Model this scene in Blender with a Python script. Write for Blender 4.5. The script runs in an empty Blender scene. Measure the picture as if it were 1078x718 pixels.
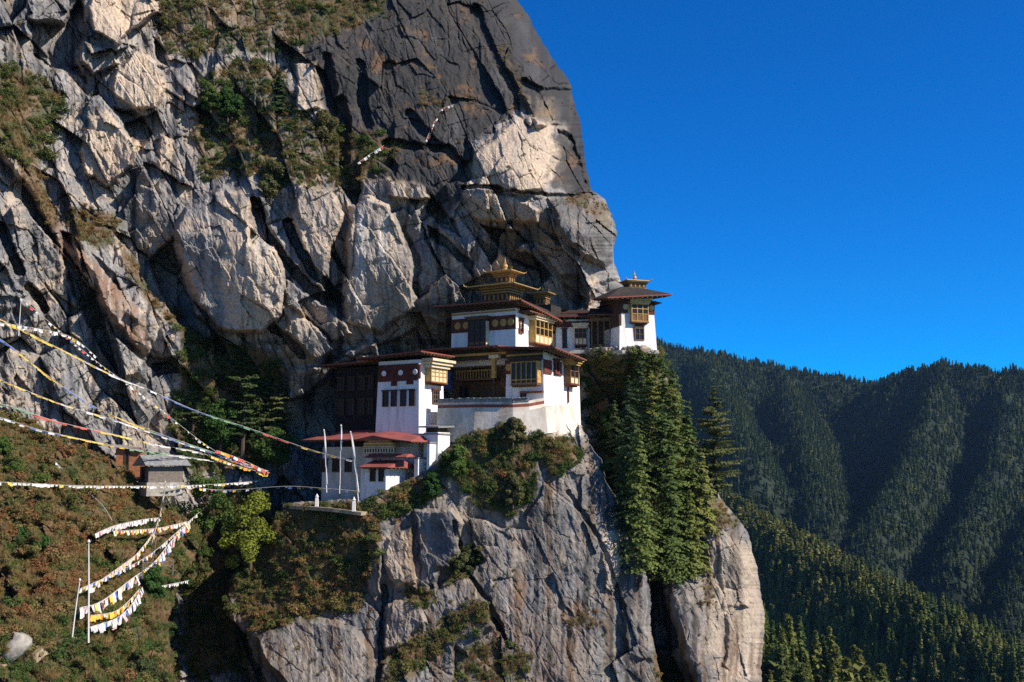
import bpy, math, random
import numpy as np
from mathutils import Vector, Matrix, Euler

# ------------------------------------------------------------------ camera, light, exposure
W0, H0, F = 1078.0, 718.0, 1100.0
HORIZON = 490.0
PITCH = math.atan((HORIZON - H0 / 2) / F)
SP, CP = math.sin(PITCH), math.cos(PITCH)
SUN_AZ, SUN_EL = math.radians(24), math.radians(38)
sc = bpy.context.scene
col = sc.collection
cam_d = bpy.data.cameras.new("camera")
cam = bpy.data.objects.new("camera", cam_d)
col.objects.link(cam)
cam_d.sensor_width = 36.0
cam_d.lens = F / W0 * 36.0
cam_d.clip_start = 1.0
cam_d.clip_end = 8000.0
cam.location = (0, 0, 0)
cam.rotation_euler = (math.pi / 2 + PITCH, 0, 0)
sc.camera = cam

world = bpy.data.worlds.new("World")
sc.world = world
world.use_nodes = True
wn, wl = world.node_tree.nodes, world.node_tree.links
wn.clear()
w_out = wn.new("ShaderNodeOutputWorld")
w_bg = wn.new("ShaderNodeBackground")
w_sky = wn.new("ShaderNodeTexSky")
w_sky.sky_type = 'NISHITA'
w_sky.sun_disc = False
w_sky.sun_elevation = SUN_EL
w_sky.sun_rotation = math.pi / 2 + SUN_AZ
w_sky.altitude = 3000
w_sky.air_density = 1.0
w_sky.dust_density = 0.5
w_sky.ozone_density = 5.0
w_hs = wn.new("ShaderNodeHueSaturation")
w_hs.inputs['Hue'].default_value = 0.511
w_hs.inputs['Saturation'].default_value = 1.68
w_hs.inputs['Value'].default_value = 2.3
w_bg.inputs['Strength'].default_value = 0.05
wl.new(w_sky.outputs[0], w_hs.inputs['Color'])
wl.new(w_hs.outputs[0], w_bg.inputs['Color'])
wl.new(w_bg.outputs[0], w_out.inputs[0])

S = Vector((math.cos(SUN_EL) * math.cos(SUN_AZ), -math.cos(SUN_EL) * math.sin(SUN_AZ), math.sin(SUN_EL)))
sun_d = bpy.data.lights.new("sun", 'SUN')
sun_d.energy = 5.0
sun_d.angle = math.radians(0.5)
sun_d.color = (1.0, 0.91, 0.77)
sun = bpy.data.objects.new("sun", sun_d)
sun.rotation_euler = S.to_track_quat('Z', 'Y').to_euler()
sun.location = (200, -100, 300)
col.objects.link(sun)

sc.view_settings.view_transform = 'Standard'
sc.view_settings.look = 'None'
sc.view_settings.exposure = 0.6
sc.view_settings.gamma = 1.0
sc.view_settings.use_curve_mapping = False
sc.render.engine = 'CYCLES'
sc.cycles.max_bounces = 5
sc.cycles.diffuse_bounces = 3
sc.cycles.transparent_max_bounces = 8
sc.cycles.volume_bounces = 0
sc.cycles.use_denoising = False
sc.cycles.use_adaptive_sampling = False

# ------------------------------------------------------------------ pixel <-> world
def ray(px, py):
    u = (px - W0 / 2) / F
    v = (H0 / 2 - py) / F
    y = CP - v * SP
    return u / y, (SP + v * CP) / y         # x, z per metre of world Y

def P(px, py, d):
    a, b = ray(px, py)
    return Vector((a * d, d, b * d))

def proj(p):
    zc = p[1] * CP + p[2] * SP
    yc = p[2] * CP - p[1] * SP
    return W0 / 2 + F * p[0] / zc, H0 / 2 - F * yc / zc

# ------------------------------------------------------------------ numpy noise
def _hash(ix, iy, seed):
    h = (ix.astype(np.int64) * 374761393 + iy.astype(np.int64) * 668265263 + seed * 1274126177) & 0xFFFFFFFF
    h = ((h ^ (h >> 13)) * 1274126177) & 0xFFFFFFFF
    h = ((h ^ (h >> 16)) * 2246822519) & 0xFFFFFFFF
    h = h ^ (h >> 15)
    return (h & 0xFFFFFF) / float(0x1000000)

def perlin(x, y, seed=0):
    ix, iy = np.floor(x), np.floor(y)
    fx, fy = x - ix, y - iy
    u = fx * fx * fx * (fx * (fx * 6 - 15) + 10)
    v = fy * fy * fy * (fy * (fy * 6 - 15) + 10)
    def g(ox, oy):
        a = _hash(ix + ox, iy + oy, seed) * 2 * np.pi
        return np.cos(a) * (fx - ox) + np.sin(a) * (fy - oy)
    n0 = g(0, 0) * (1 - u) + g(1, 0) * u
    n1 = g(0, 1) * (1 - u) + g(1, 1) * u
    return (n0 * (1 - v) + n1 * v) * 1.5

def fbm(x, y, oct=4, seed=0, gain=0.5, ridged=False):
    t, a, n = 0, 1.0, 0
    for i in range(oct):
        p = perlin(x * 2 ** i + 17.3 * i, y * 2 ** i - 9.1 * i, seed + i)
        if ridged:
            p = 1 - 2 * np.abs(p)
        t = t + a * p
        n += a
        a *= gain
    return t / n

def facets(x, y, cell, ang, asp, tilt, step, seed):
    """blocky rock: every jittered cell is a randomly tilted plane; returns height (m, + towards viewer) and edge distance"""
    c, s = math.cos(ang), math.sin(ang)
    X = (x * c + y * s) / cell
    Y = (-x * s + y * c) / (cell * asp)
    ix, iy = np.floor(X), np.floor(Y)
    d1 = np.full(X.shape, 9.0); d2 = np.full(X.shape, 9.0)
    h = np.zeros(X.shape)
    for ox in (-1, 0, 1):
        for oy in (-1, 0, 1):
            gx, gy = ix + ox, iy + oy
            cx = gx + 0.15 + 0.7 * _hash(gx, gy, seed)
            cy = gy + 0.15 + 0.7 * _hash(gx, gy, seed + 1)
            dx, dy = X - cx, Y - cy
            d = np.abs(dx) * 0.35 + np.sqrt(dx * dx + dy * dy) * 0.65
            tx = (_hash(gx, gy, seed + 2) - 0.5) * 2 * tilt
            ty = (_hash(gx, gy, seed + 3) - 0.5) * 2 * tilt
            hh = (_hash(gx, gy, seed + 4) - 0.5) * 2 * step + (tx * dx * cell + ty * dy * cell * asp) * 0.136
            m = d < d1
            d2 = np.where(m, d1, np.minimum(d2, d))
            h = np.where(m, hh, h)
            d1 = np.where(m, d, d1)
    return h, (d2 - d1) * cell

def sdf(x, y, poly):
    """signed distance, positive inside"""
    d = np.full(x.shape, 1e18)
    inside = np.zeros(x.shape, bool)
    n = len(poly)
    for i in range(n):
        x0, y0 = poly[i]; x1, y1 = poly[(i + 1) % n]
        ex, ey = x1 - x0, y1 - y0
        wx, wy = x - x0, y - y0
        t = np.clip((wx * ex + wy * ey) / (ex * ex + ey * ey + 1e-9), 0, 1)
        d = np.minimum(d, (wx - ex * t) ** 2 + (wy - ey * t) ** 2)
        c = ((y0 <= y) != (y1 <= y)) & (ex * wy > ey * wx if False else (x < x0 + (y - y0) * ex / (ey if abs(ey) > 1e-9 else 1e-9)))
        inside ^= c
    return np.where(inside, 1, -1) * np.sqrt(d)

def sstep(a, b, x):
    t = np.clip((x - a) / (b - a), 0, 1)
    return t * t * (3 - 2 * t)

def rbf(ctrl, x, y):
    c = np.array(ctrl, float)
    p = c[:, :2] / 100
    def k(r2):
        return np.where(r2 > 0, 0.5 * r2 * np.log(r2 + 1e-12), 0)
    n = len(p)
    r2 = ((p[:, None] - p[None]) ** 2).sum(-1)
    A = np.zeros((n + 3, n + 3))
    A[:n, :n] = k(r2) + np.eye(n) * 0.02
    A[:n, n] = 1; A[:n, n + 1:] = p
    A[n, :n] = 1; A[n + 1:, :n] = p.T
    b = np.zeros(n + 3); b[:n] = c[:, 2]
    w = np.linalg.solve(A, b)
    o = w[n] + w[n + 1] * x / 100 + w[n + 2] * y / 100
    for i in range(n):
        o = o + w[i] * k((x / 100 - p[i, 0]) ** 2 + (y / 100 - p[i, 1]) ** 2)
    return o

# ------------------------------------------------------------------ materials
def nodes_of(m):
    m.use_nodes = True
    return m.node_tree.nodes, m.node_tree.links

def mat(name, rgb, rough=0.8, metal=0.0, var=0.25, scale=1.5, bump=0.0, bscale=8.0, dirt=None, dscale=0.4, vert=1.0, dthr=0.5):
    m = bpy.data.materials.new(name)
    n, l = nodes_of(m)
    b = n['Principled BSDF']
    b.inputs['Roughness'].default_value = rough
    b.inputs['Metallic'].default_value = metal
    b.inputs['Specular IOR Level'].default_value = 0.25
    tc = n.new('ShaderNodeTexCoord')
    mp = n.new('ShaderNodeMapping'); mp.inputs['Scale'].default_value = (1, 1, vert)
    l.new(tc.outputs['Object'], mp.inputs[0])
    nz = n.new('ShaderNodeTexNoise'); nz.inputs['Scale'].default_value = scale; nz.inputs['Detail'].default_value = 6
    l.new(mp.outputs[0], nz.inputs['Vector'])
    rp = n.new('ShaderNodeValToRGB')
    rp.color_ramp.elements[0].position = 0.3; rp.color_ramp.elements[1].position = 0.7
    rp.color_ramp.elements[0].color = tuple(c * (1 - var) for c in rgb) + (1,)
    rp.color_ramp.elements[1].color = tuple(min(1, c * (1 + var)) for c in rgb) + (1,)
    l.new(nz.outputs[0], rp.inputs[0])
    out = rp.outputs[0]
    if dirt:
        n2 = n.new('ShaderNodeTexNoise'); n2.inputs['Scale'].default_value = dscale; n2.inputs['Detail'].default_value = 8
        n2.inputs['Roughness'].default_value = 0.65
        l.new(mp.outputs[0], n2.inputs['Vector'])
        r2 = n.new('ShaderNodeValToRGB')
        r2.color_ramp.elements[0].position = dthr; r2.color_ramp.elements[1].position = dthr + 0.22
        r2.color_ramp.elements[0].color = (0, 0, 0, 1); r2.color_ramp.elements[1].color = (0.8, 0.8, 0.8, 1)
        l.new(n2.outputs[0], r2.inputs[0])
        mx = n.new('ShaderNodeMix'); mx.data_type = 'RGBA'
        l.new(r2.outputs[0], mx.inputs[0]); l.new(out, mx.inputs[6]); mx.inputs[7].default_value = tuple(dirt) + (1,)
        out = mx.outputs[2]
    l.new(out, b.inputs['Base Color'])
    if bump:
        n3 = n.new('ShaderNodeTexNoise'); n3.inputs['Scale'].default_value = bscale; n3.inputs['Detail'].default_value = 5
        l.new(tc.outputs['Object'], n3.inputs['Vector'])
        bp = n.new('ShaderNodeBump'); bp.inputs['Strength'].default_value = bump; bp.inputs['Distance'].default_value = 0.1
        l.new(n3.outputs[0], bp.inputs['Height']); l.new(bp.outputs[0], b.inputs['Normal'])
    return m

def leaf_mat(name, cols, inst=True, rough=0.75):
    """foliage: colour from the instance's own tint (0..1) or the object's random number, broken up by noise"""
    m = bpy.data.materials.new(name)
    n, l = nodes_of(m)
    b = n['Principled BSDF']; b.inputs['Roughness'].default_value = rough
    b.inputs['Specular IOR Level'].default_value = 0.2
    rp = n.new('ShaderNodeValToRGB')
    el = rp.color_ramp.elements
    while len(el) < len(cols):
        el.new(0.5)
    for i, c in enumerate(cols):
        el[i].position = i / max(1, len(cols) - 1)
        el[i].color = tuple(c) + (1,)
    tc = n.new('ShaderNodeTexCoord')
    nz = n.new('ShaderNodeTexNoise'); nz.inputs['Scale'].default_value = 1.3; nz.inputs['Detail'].default_value = 3
    l.new(tc.outputs['Object'], nz.inputs['Vector'])
    if inst:
        at = n.new('ShaderNodeAttribute'); at.attribute_type = 'INSTANCER'; at.attribute_name = 'tint'
        src = at.outputs['Fac']
    else:
        oi = n.new('ShaderNodeObjectInfo'); src = oi.outputs['Random']
    ma = n.new('ShaderNodeMath'); ma.operation = 'MULTIPLY_ADD'
    l.new(nz.outputs[0], ma.inputs[0]); ma.inputs[1].default_value = 0.5
    sb = n.new('ShaderNodeMath'); sb.operation = 'SUBTRACT'; l.new(src, sb.inputs[0]); sb.inputs[1].default_value = 0.25
    l.new(sb.outputs[0], ma.inputs[2])
    l.new(ma.outputs[0], rp.inputs[0])
    l.new(rp.outputs[0], b.inputs['Base Color'])
    tr = n.new('ShaderNodeBsdfTranslucent')
    l.new(rp.outputs[0], tr.inputs[0])
    mx = n.new('ShaderNodeMixShader'); mx.inputs[0].default_value = 0.38
    l.new(b.outputs[0], mx.inputs[1]); l.new(tr.outputs[0], mx.inputs[2])
    l.new(mx.outputs[0], n['Material Output'].inputs[0])
    return m

M = {}
M['plaster'] = mat('white_plaster', (0.74, 0.71, 0.68), 0.9, var=0.06, scale=0.8, bump=0.25, bscale=3, dirt=(0.42, 0.37, 0.31), dscale=0.7, vert=0.22, dthr=0.52)
M['plaster_old'] = mat('weathered_plaster', (0.58, 0.52, 0.45), 0.9, var=0.12, scale=0.6, bump=0.4, bscale=2, dirt=(0.34, 0.26, 0.15), dscale=0.45, vert=0.35, dthr=0.45)
M['maroon'] = mat('maroon_paint', (0.115, 0.03, 0.02), 0.8, var=0.3)
M['timber'] = mat('dark_timber', (0.055, 0.034, 0.022), 0.85, var=0.4, scale=3)
M['maroon_shade'] = mat('shaded_maroon_paint', (0.085, 0.028, 0.02), 0.85, var=0.35)  # darker copy of the maroon, with the eave shade put into its colour
M['shade_timber'] = mat('shade_darkened_timber', (0.018, 0.013, 0.01), 0.9, var=0.4, scale=3)  # timber darkened so the wing's deep shade sits in the colour
M['wood'] = mat('brown_wood', (0.16, 0.085, 0.04), 0.8, var=0.35, scale=3)
M['ochre'] = mat('ochre_paint', (0.42, 0.25, 0.07), 0.7, var=0.25, scale=2)
M['cream'] = mat('cream_paint', (0.62, 0.5, 0.32), 0.8, var=0.15, scale=2)
M['gold'] = mat('gilt_metal', (0.48, 0.31, 0.11), 0.45, metal=0.35, var=0.2, scale=2)
M['gilt_dull'] = mat('worn_gilding', (0.3, 0.17, 0.055), 0.6, metal=0.15, var=0.35, scale=3)
M['red_roof'] = mat('red_sheet_roof', (0.25, 0.07, 0.06), 0.6, var=0.25, scale=0.7, dirt=(0.16, 0.06, 0.05), dscale=0.8)
M['dark_roof'] = mat('dark_shingle', (0.032, 0.026, 0.023), 0.9, var=0.4, scale=2)
M['red_trim'] = mat('red_eave_board', (0.2, 0.055, 0.035), 0.7, var=0.3, scale=2)
M['slate'] = mat('grey_slate', (0.2, 0.2, 0.2), 0.8, var=0.4, scale=3, bump=0.4)
M['stone'] = mat('rough_stone', (0.3, 0.27, 0.23), 0.95, var=0.35, scale=2, bump=0.8, bscale=3)
M['tan_stone'] = mat('tan_stone', (0.38, 0.3, 0.18), 0.95, var=0.3, scale=2, bump=0.6, bscale=3)
M['glass'] = mat('dark_pane', (0.012, 0.013, 0.016), 0.3, var=0.3)
M['blue'] = mat('blue_cloth', (0.03, 0.1, 0.3), 0.8, var=0.25)
M['white_wood'] = mat('white_pole', (0.62, 0.6, 0.58), 0.8, var=0.1)
M['orange_board'] = mat('orange_boards', (0.27, 0.115, 0.055), 0.85, var=0.3, scale=3)
M['grey_board'] = mat('grey_boards', (0.15, 0.125, 0.105), 0.9, var=0.35, scale=4)
M['bark'] = mat('bark', (0.07, 0.05, 0.038), 0.95, var=0.4, scale=3, bump=0.6)
M['path'] = mat('path_earth', (0.3, 0.24, 0.16), 0.95, var=0.3, scale=1.2, bump=0.4)
M['rope'] = mat('rope', (0.45, 0.42, 0.38), 0.9)
FLAGC = {'w': (0.56, 0.54, 0.52), 'y': (0.62, 0.4, 0.06), 'b': (0.07, 0.13, 0.36), 'g': (0.12, 0.25, 0.13), 'r': (0.45, 0.08, 0.06), 'p': (0.62, 0.35, 0.36), 'o': (0.65, 0.25, 0.03)}
for k_, c_ in FLAGC.items():
    M['flag_' + k_] = mat('flag_cloth_' + {'w': 'white', 'y': 'yellow', 'b': 'blue', 'g': 'green', 'r': 'red', 'p': 'pink', 'o': 'orange'}[k_], c_, 0.85, var=0.12)
M['scrub'] = leaf_mat('scrub_leaves', [(0.05, 0.095, 0.024), (0.1, 0.14, 0.034), (0.2, 0.175, 0.06), (0.27, 0.175, 0.07), (0.28, 0.125, 0.05)])
M['dry_grass'] = leaf_mat('dry_grass_blades', [(0.1, 0.13, 0.035), (0.25, 0.21, 0.08), (0.33, 0.22, 0.1), (0.26, 0.13, 0.06)])
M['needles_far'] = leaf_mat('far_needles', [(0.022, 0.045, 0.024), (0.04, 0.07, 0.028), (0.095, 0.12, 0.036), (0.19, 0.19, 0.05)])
M['needles_obj'] = leaf_mat('near_needles', [(0.06, 0.1, 0.03), (0.12, 0.15, 0.036), (0.21, 0.215, 0.05)], inst=False)
M['needles'] = leaf_mat('conifer_needles', [(0.085, 0.13, 0.035), (0.15, 0.19, 0.045), (0.25, 0.25, 0.06)], inst=False)
M['needles_dark'] = leaf_mat('dark_needles', [(0.045, 0.08, 0.03), (0.075, 0.11, 0.036), (0.12, 0.135, 0.042)], inst=False)
M['leaves_bright'] = leaf_mat('yellow_green_leaves', [(0.17, 0.21, 0.03), (0.27, 0.28, 0.04), (0.38, 0.34, 0.06)], inst=False)
M['leaves_green'] = leaf_mat('green_leaves', [(0.035, 0.085, 0.02), (0.06, 0.12, 0.025), (0.1, 0.15, 0.03)], inst=False)
M['leaves_rust'] = leaf_mat('rust_leaves', [(0.12, 0.09, 0.03), (0.22, 0.12, 0.045), (0.3, 0.13, 0.05)], inst=False)
M['leaves_olive'] = leaf_mat('olive_leaves', [(0.07, 0.09, 0.03), (0.12, 0.12, 0.042), (0.17, 0.15, 0.06)], inst=False)

# ------------------------------------------------------------------ mesh helpers
class MB:
    def __init__(s):
        s.v, s.f = [], []
    def add(s, vs, fs):
        o = len(s.v)
        s.v += [tuple(v) for v in vs]
        s.f += [tuple(i + o for i in f) for f in fs]
        return s
    def box(s, x0, x1, y0, y1, z0, z1):
        if x0 > x1: x0, x1 = x1, x0
        if y0 > y1: y0, y1 = y1, y0
        return s.add([(x0, y0, z0), (x1, y0, z0), (x1, y1, z0), (x0, y1, z0), (x0, y0, z1), (x1, y0, z1), (x1, y1, z1), (x0, y1, z1)],
                     [(3, 2, 1, 0), (4, 5, 6, 7), (0, 1, 5, 4), (1, 2, 6, 5), (2, 3, 7, 6), (3, 0, 4, 7)])
    def taper(s, x0, x1, y0, y1, z0, z1, b):
        """box whose walls lean in by b metres at the top"""
        return s.add([(x0, y0, z0), (x1, y0, z0), (x1, y1, z0), (x0, y1, z0), (x0 + b, y0 + b, z1), (x1 - b, y0 + b, z1), (x1 - b, y1 - b, z1), (x0 + b, y1 - b, z1)],
                     [(3, 2, 1, 0), (4, 5, 6, 7), (0, 1, 5, 4), (1, 2, 6, 5), (2, 3, 7, 6), (3, 0, 4, 7)])
    def rings(s, rings, cap=True):
        n = len(rings[0]); vs = [p for r in rings for p in r]; fs = []
        for k in range(len(rings) - 1):
            for i in range(n):
                j = (i + 1) % n
                fs.append((k * n + i, k * n + j, (k + 1) * n + j, (k + 1) * n + i))
        if cap:
            fs.append(tuple(range(n - 1, -1, -1)))
            fs.append(tuple((len(rings) - 1) * n + i for i in range(n)))
        return s.add(vs, fs)
    def tube(s, pts, r, n=6):
        if not isinstance(r, (list, tuple)): r = [r] * len(pts)
        pts = [Vector(p) for p in pts]
        rg = []
        for i, p in enumerate(pts):
            t = (pts[min(i + 1, len(pts) - 1)] - pts[max(i - 1, 0)]).normalized()
            a = t.cross(Vector((0.13, 0.97, 0.2)) if abs(t.y) < 0.9 else Vector((1, 0, 0))).normalized()
            b = t.cross(a)
            rg.append([p + (a * math.cos(q * 2 * math.pi / n) + b * math.sin(q * 2 * math.pi / n)) * r[i] for q in range(n)])
        return s.rings(rg)
    def lathe(s, prof, c=(0, 0, 0), n=12):
        return s.rings([[(c[0] + r * math.cos(q * 2 * math.pi / n), c[1] + r * math.sin(q * 2 * math.pi / n), c[2] + z) for q in range(n)] for r, z in prof])
    def prism(s, poly, z0, z1):
        return s.rings([[(x, y, z0) for x, y in poly], [(x, y, z1) for x, y in poly]])
    def mesh(s, name, m):
        me = bpy.data.meshes.new(name)
        me.from_pydata(s.v, [], s.f)
        me.materials.append(m)
        me.update()
        return me
    def build(s, name, m, parent=None):
        o = bpy.data.objects.new(name, s.mesh(name, m))
        col.objects.link(o)
        if parent is not None: o.parent = parent
        return o

def tag(o, label=None, cat=None, group=None, kind=None):
    if label: o['label'] = label
    if cat: o['category'] = cat
    if group: o['group'] = group
    if kind: o['kind'] = kind
    return o

def empty(name, loc, rz=0, label=None, cat=None, group=None):
    o = bpy.data.objects.new(name, None)
    col.objects.link(o)
    o.location = loc; o.rotation_euler = (0, 0, rz)
    o.empty_display_size = 0.5
    return tag(o, label, cat, group)

def copy_tree(o, parent=None):
    c = o.copy(); col.objects.link(c)
    if parent is not None: c.parent = parent
    for ch in list(o.children):
        copy_tree(ch, c)
    return c
# ------------------------------------------------------------------ the cliff (one sheet with real depth, overhangs, chimneys, shelves)
XR = [(-120, 470), (-60, 505), (0, 545), (45, 571), (90, 601), (130, 611), (170, 617), (200, 622), (210, 637), (225, 645), (245, 648), (268, 645),
      (285, 650), (300, 654), (330, 652), (357, 652), (363, 690), (367, 693), (400, 704), (450, 722), (500, 742), (530, 764), (560, 788), (600, 797), (650, 805), (718, 801), (810, 792)]
NROW, NCOL, XL = 900, 920, -110.0
rows = np.concatenate([np.linspace(-120, -8, 50, endpoint=False), np.linspace(-8, 726, NROW - 80), np.linspace(727, 810, 30)])
xr_row = np.interp(rows, [a for a, b in XR], [b for a, b in XR])
xr_row = xr_row + (2.6 * fbm(rows / 24, rows * 0 + 3.3, 3, 91) + 1.6 * fbm(rows / 6, rows * 0 + 7.7, 3, 93)) * (1 - np.exp(-((rows - 362) / 6) ** 2))
ss = np.linspace(0, 1, NCOL)
gx = XL + (xr_row[:, None] - XL) * ss[None, :]
gy = np.repeat(rows[:, None], NCOL, 1)

# warped coordinates so that every hand-laid edge wanders like rock
wx = gx + 5 * fbm(gx / 38, gy / 38, 4, 5) + 2.0 * fbm(gx / 8, gy / 8, 3, 6)
wy = gy + 5 * fbm(gx / 38 + 31, gy / 38, 4, 7) + 2.0 * fbm(gx / 8 + 7, gy / 8, 3, 8)

base0 = rbf([(450, 0, 172), (560, 5, 182), (330, 0, 166), (200, 0, 160), (80, 0, 152), (0, 0, 144), (300, -120, 185), (0, -120, 160), (480, -120, 192),
             (450, 100, 163), (575, 110, 168), (600, 180, 166), (330, 100, 160), (450, 200, 157), (560, 200, 156), (630, 235, 161), (250, 100, 157),
             (560, 285, 164), (480, 285, 162), (630, 295, 168), (640, 345, 174), (400, 280, 156), (300, 250, 153), (250, 270, 151), (200, 300, 152),
             (150, 200, 149), (100, 100, 149), (50, 200, 142), (0, 200, 135), (-100, 200, 120), (0, 300, 132), (60, 320, 137), (120, 350, 142), (160, 400, 147), (250, 380, 155),
             (330, 385, 160), (400, 350, 162), (450, 340, 164), (560, 340, 170), (620, 350, 173), (520, 380, 172), (0, 420, 132), (60, 440, 136),
             (330, 430, 170), (350, 460, 169), (430, 430, 172), (200, 450, 155), (280, 500, 159), (230, 550, 154), (200, 620, 150), (230, 700, 147), (120, 600, 150), (60, 720, 140), (300, 560, 157),
             (-100, 700, 130)], gx, gy)
# slope with the conifers and the ledge under the tower: its own layer in front of the main wall
LAYERS = []
def layer(poly, ctrl, R, k, ext=0):
    e = sdf(wx, wy, poly)
    d = rbf(ctrl, gx, gy)
    t = np.clip(1 - e / R, 0, 1)
    d = d + k * (1 - np.sqrt(np.clip(1 - t * t, 0, 1)))
    return np.where(e > 0, d, 1e6), e

def cliff_depth(base):
    d = base.copy()
    lid = np.zeros(d.shape, int)
    for i, (poly, ctrl, R, k) in enumerate(LAYER_DEFS):
        dl, e = layer(poly, ctrl, R, k)
        m = dl < d
        d = np.where(m, dl, d)
        lid = np.where(m, i + 1, lid)
    return d, lid

LAYER_DEFS = [
    # 1 ledge and wooded slope below the tower
    ([(612, 366), (652, 365), (700, 365), (900, 365), (900, 830), (560, 830), (560, 560), (600, 470)],
     [(620, 370, 156), (650, 370, 153.2), (692, 368, 155), (640, 420, 165), (630, 470, 163), (700, 420, 158), (720, 480, 156), (690, 520, 153), (660, 560, 154), (730, 560, 153), (690, 640, 156), (740, 640, 154), (780, 640, 158), (760, 720, 154), (690, 720, 156)], 6, 1.2),
    # 2 right-hand pillar
    ([(698, 622), (708, 610), (735, 602), (744, 525), (760, 526), (830, 540), (850, 830), (745, 830), (732, 722), (715, 682)],
     [(700, 620, 148), (720, 640, 147), (740, 600, 149), (755, 540, 151), (780, 580, 151), (800, 640, 154), (740, 718, 145), (790, 718, 150)], 14, 3),
    # 3 the crag that carries the monastery
    ([(304, 530), (345, 526), (385, 528), (412, 512), (440, 500), (462, 482), (480, 466), (500, 452), (540, 446), (602, 440), (612, 447), (626, 475), (640, 505), (655, 538), (668, 568),
      (678, 596), (683, 622), (688, 668), (697, 720), (705, 830), (290, 830), (286, 730), (268, 690), (258, 668), (236, 640), (244, 610), (262, 582), (285, 555)],
     [(450, 480, 141.2), (520, 455, 141.2), (560, 447, 141.6), (600, 445, 143.8), (400, 530, 138.6), (320, 535, 140.5), (270, 600, 142), (300, 718, 131), (400, 718, 131), (500, 718, 133), (600, 718, 135),
      (480, 560, 139), (560, 540, 139.5), (600, 540, 140), (640, 560, 141.5), (650, 640, 139), (690, 718, 140), (350, 650, 136), (430, 620, 137), (260, 660, 138)], 8, 1.0),
    # 4 the near left slope
    ([(-140, 428), (10, 440), (45, 452), (80, 470), (115, 484), (140, 500), (158, 520), (200, 548), (222, 556), (205, 590), (188, 612), (178, 650), (184, 720), (190, 830), (-140, 830)],
     [(0, 440, 118), (60, 470, 122), (120, 490, 131), (150, 520, 137), (215, 555, 146), (0, 560, 103), (80, 560, 113), (150, 570, 126), (0, 718, 86), (80, 718, 91), (160, 718, 98), (180, 610, 124), (172, 660, 110), (80, 650, 100), (-100, 600, 95), (-100, 718, 80)], 12, 3),
]
depth, lid = cliff_depth(base0)
silh = xr_row[:, None] - gx
t_ = np.clip(1 - silh / 46, 0, 1)
curl = 15 * (1 - np.sqrt(np.clip(1 - t_ ** 2, 0, 1)))
t2_ = np.clip(1 - silh / 22, 0, 1)
depth += np.where(gy < 362, curl, 6 * (1 - np.sqrt(np.clip(1 - t2_ ** 2, 0, 1))))

dark = np.zeros(depth.shape); tan = np.zeros(depth.shape); rust = np.zeros(depth.shape); white = np.zeros(depth.shape); veg = np.zeros(depth.shape)
rough = np.ones(depth.shape)

def bb(poly, pad):
    p = np.array(poly)
    return p[:, 0].min() - pad, p[:, 0].max() + pad, p[:, 1].min() - pad, p[:, 1].max() + pad

def region(poly, pad=20):
    x0, x1, y0, y1 = bb(poly, pad)
    r = np.where((rows > y0) & (rows < y1))[0]
    return slice(r[0], r[-1] + 1) if len(r) else None

def slab(poly, h, gxs=0.0, gys=0.0, w=3.0, rough_to=None, **cols):
    """raise (h>0, metres towards the viewer) or sink a polygon, with a slope in m per px; optional rock colours"""
    sl = region(poly)
    if sl is None: return
    e = sdf(wx[sl], wy[sl], poly)
    k = sstep(-0.6, w, e)
    p = np.array(poly); cx, cy = p.mean(0)
    depth[sl] -= k * (h + gxs * (gx[sl] - cx) + gys * (gy[sl] - cy))
    if rough_to is not None:
        rough[sl] = rough[sl] * (1 - k) + rough_to * k
    for nm, val in cols.items():
        a = {'dark': dark, 'tan': tan, 'rust': rust, 'white': white, 'veg': veg}[nm]
        ks = sstep(-4, 5, e + 5 * fbm(gx[sl] / 14, gy[sl] / 14, 3, 44))
        a[sl] = np.maximum(a[sl], ks * val) if val >= 0 else a[sl] * (1 - ks)

def crack(pts, width, h, w=1.5):
    """a fissure along a polyline, h metres deep"""
    sl = region(pts, width * 3 + 12)
    if sl is None: return
    d = np.full(gx[sl].shape, 1e9)
    for (x0, y0), (x1, y1) in zip(pts[:-1], pts[1:]):
        ex, ey = x1 - x0, y1 - y0
        t = np.clip(((wx[sl] - x0) * ex + (wy[sl] - y0) * ey) / (ex * ex + ey * ey), 0, 1)
        d = np.minimum(d, np.hypot(wx[sl] - x0 - ex * t, wy[sl] - y0 - ey * t))
    k = 1 - sstep(width * 0.5, width * 0.5 + w, d)
    depth[sl] += k * h

def tint(poly, soft=8, **cols):
    slab_like = region(poly, 30)
    if slab_like is None: return
    sl = slab_like
    e = sdf(wx[sl], wy[sl], poly)
    ks = sstep(-soft, soft, e + soft * 1.2 * fbm(gx[sl] / 16, gy[sl] / 16, 4, 52))
    for nm, val in cols.items():
        a = {'dark': dark, 'tan': tan, 'rust': rust, 'white': white, 'veg': veg}[nm]
        a[sl] = np.maximum(a[sl], ks * val)

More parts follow.
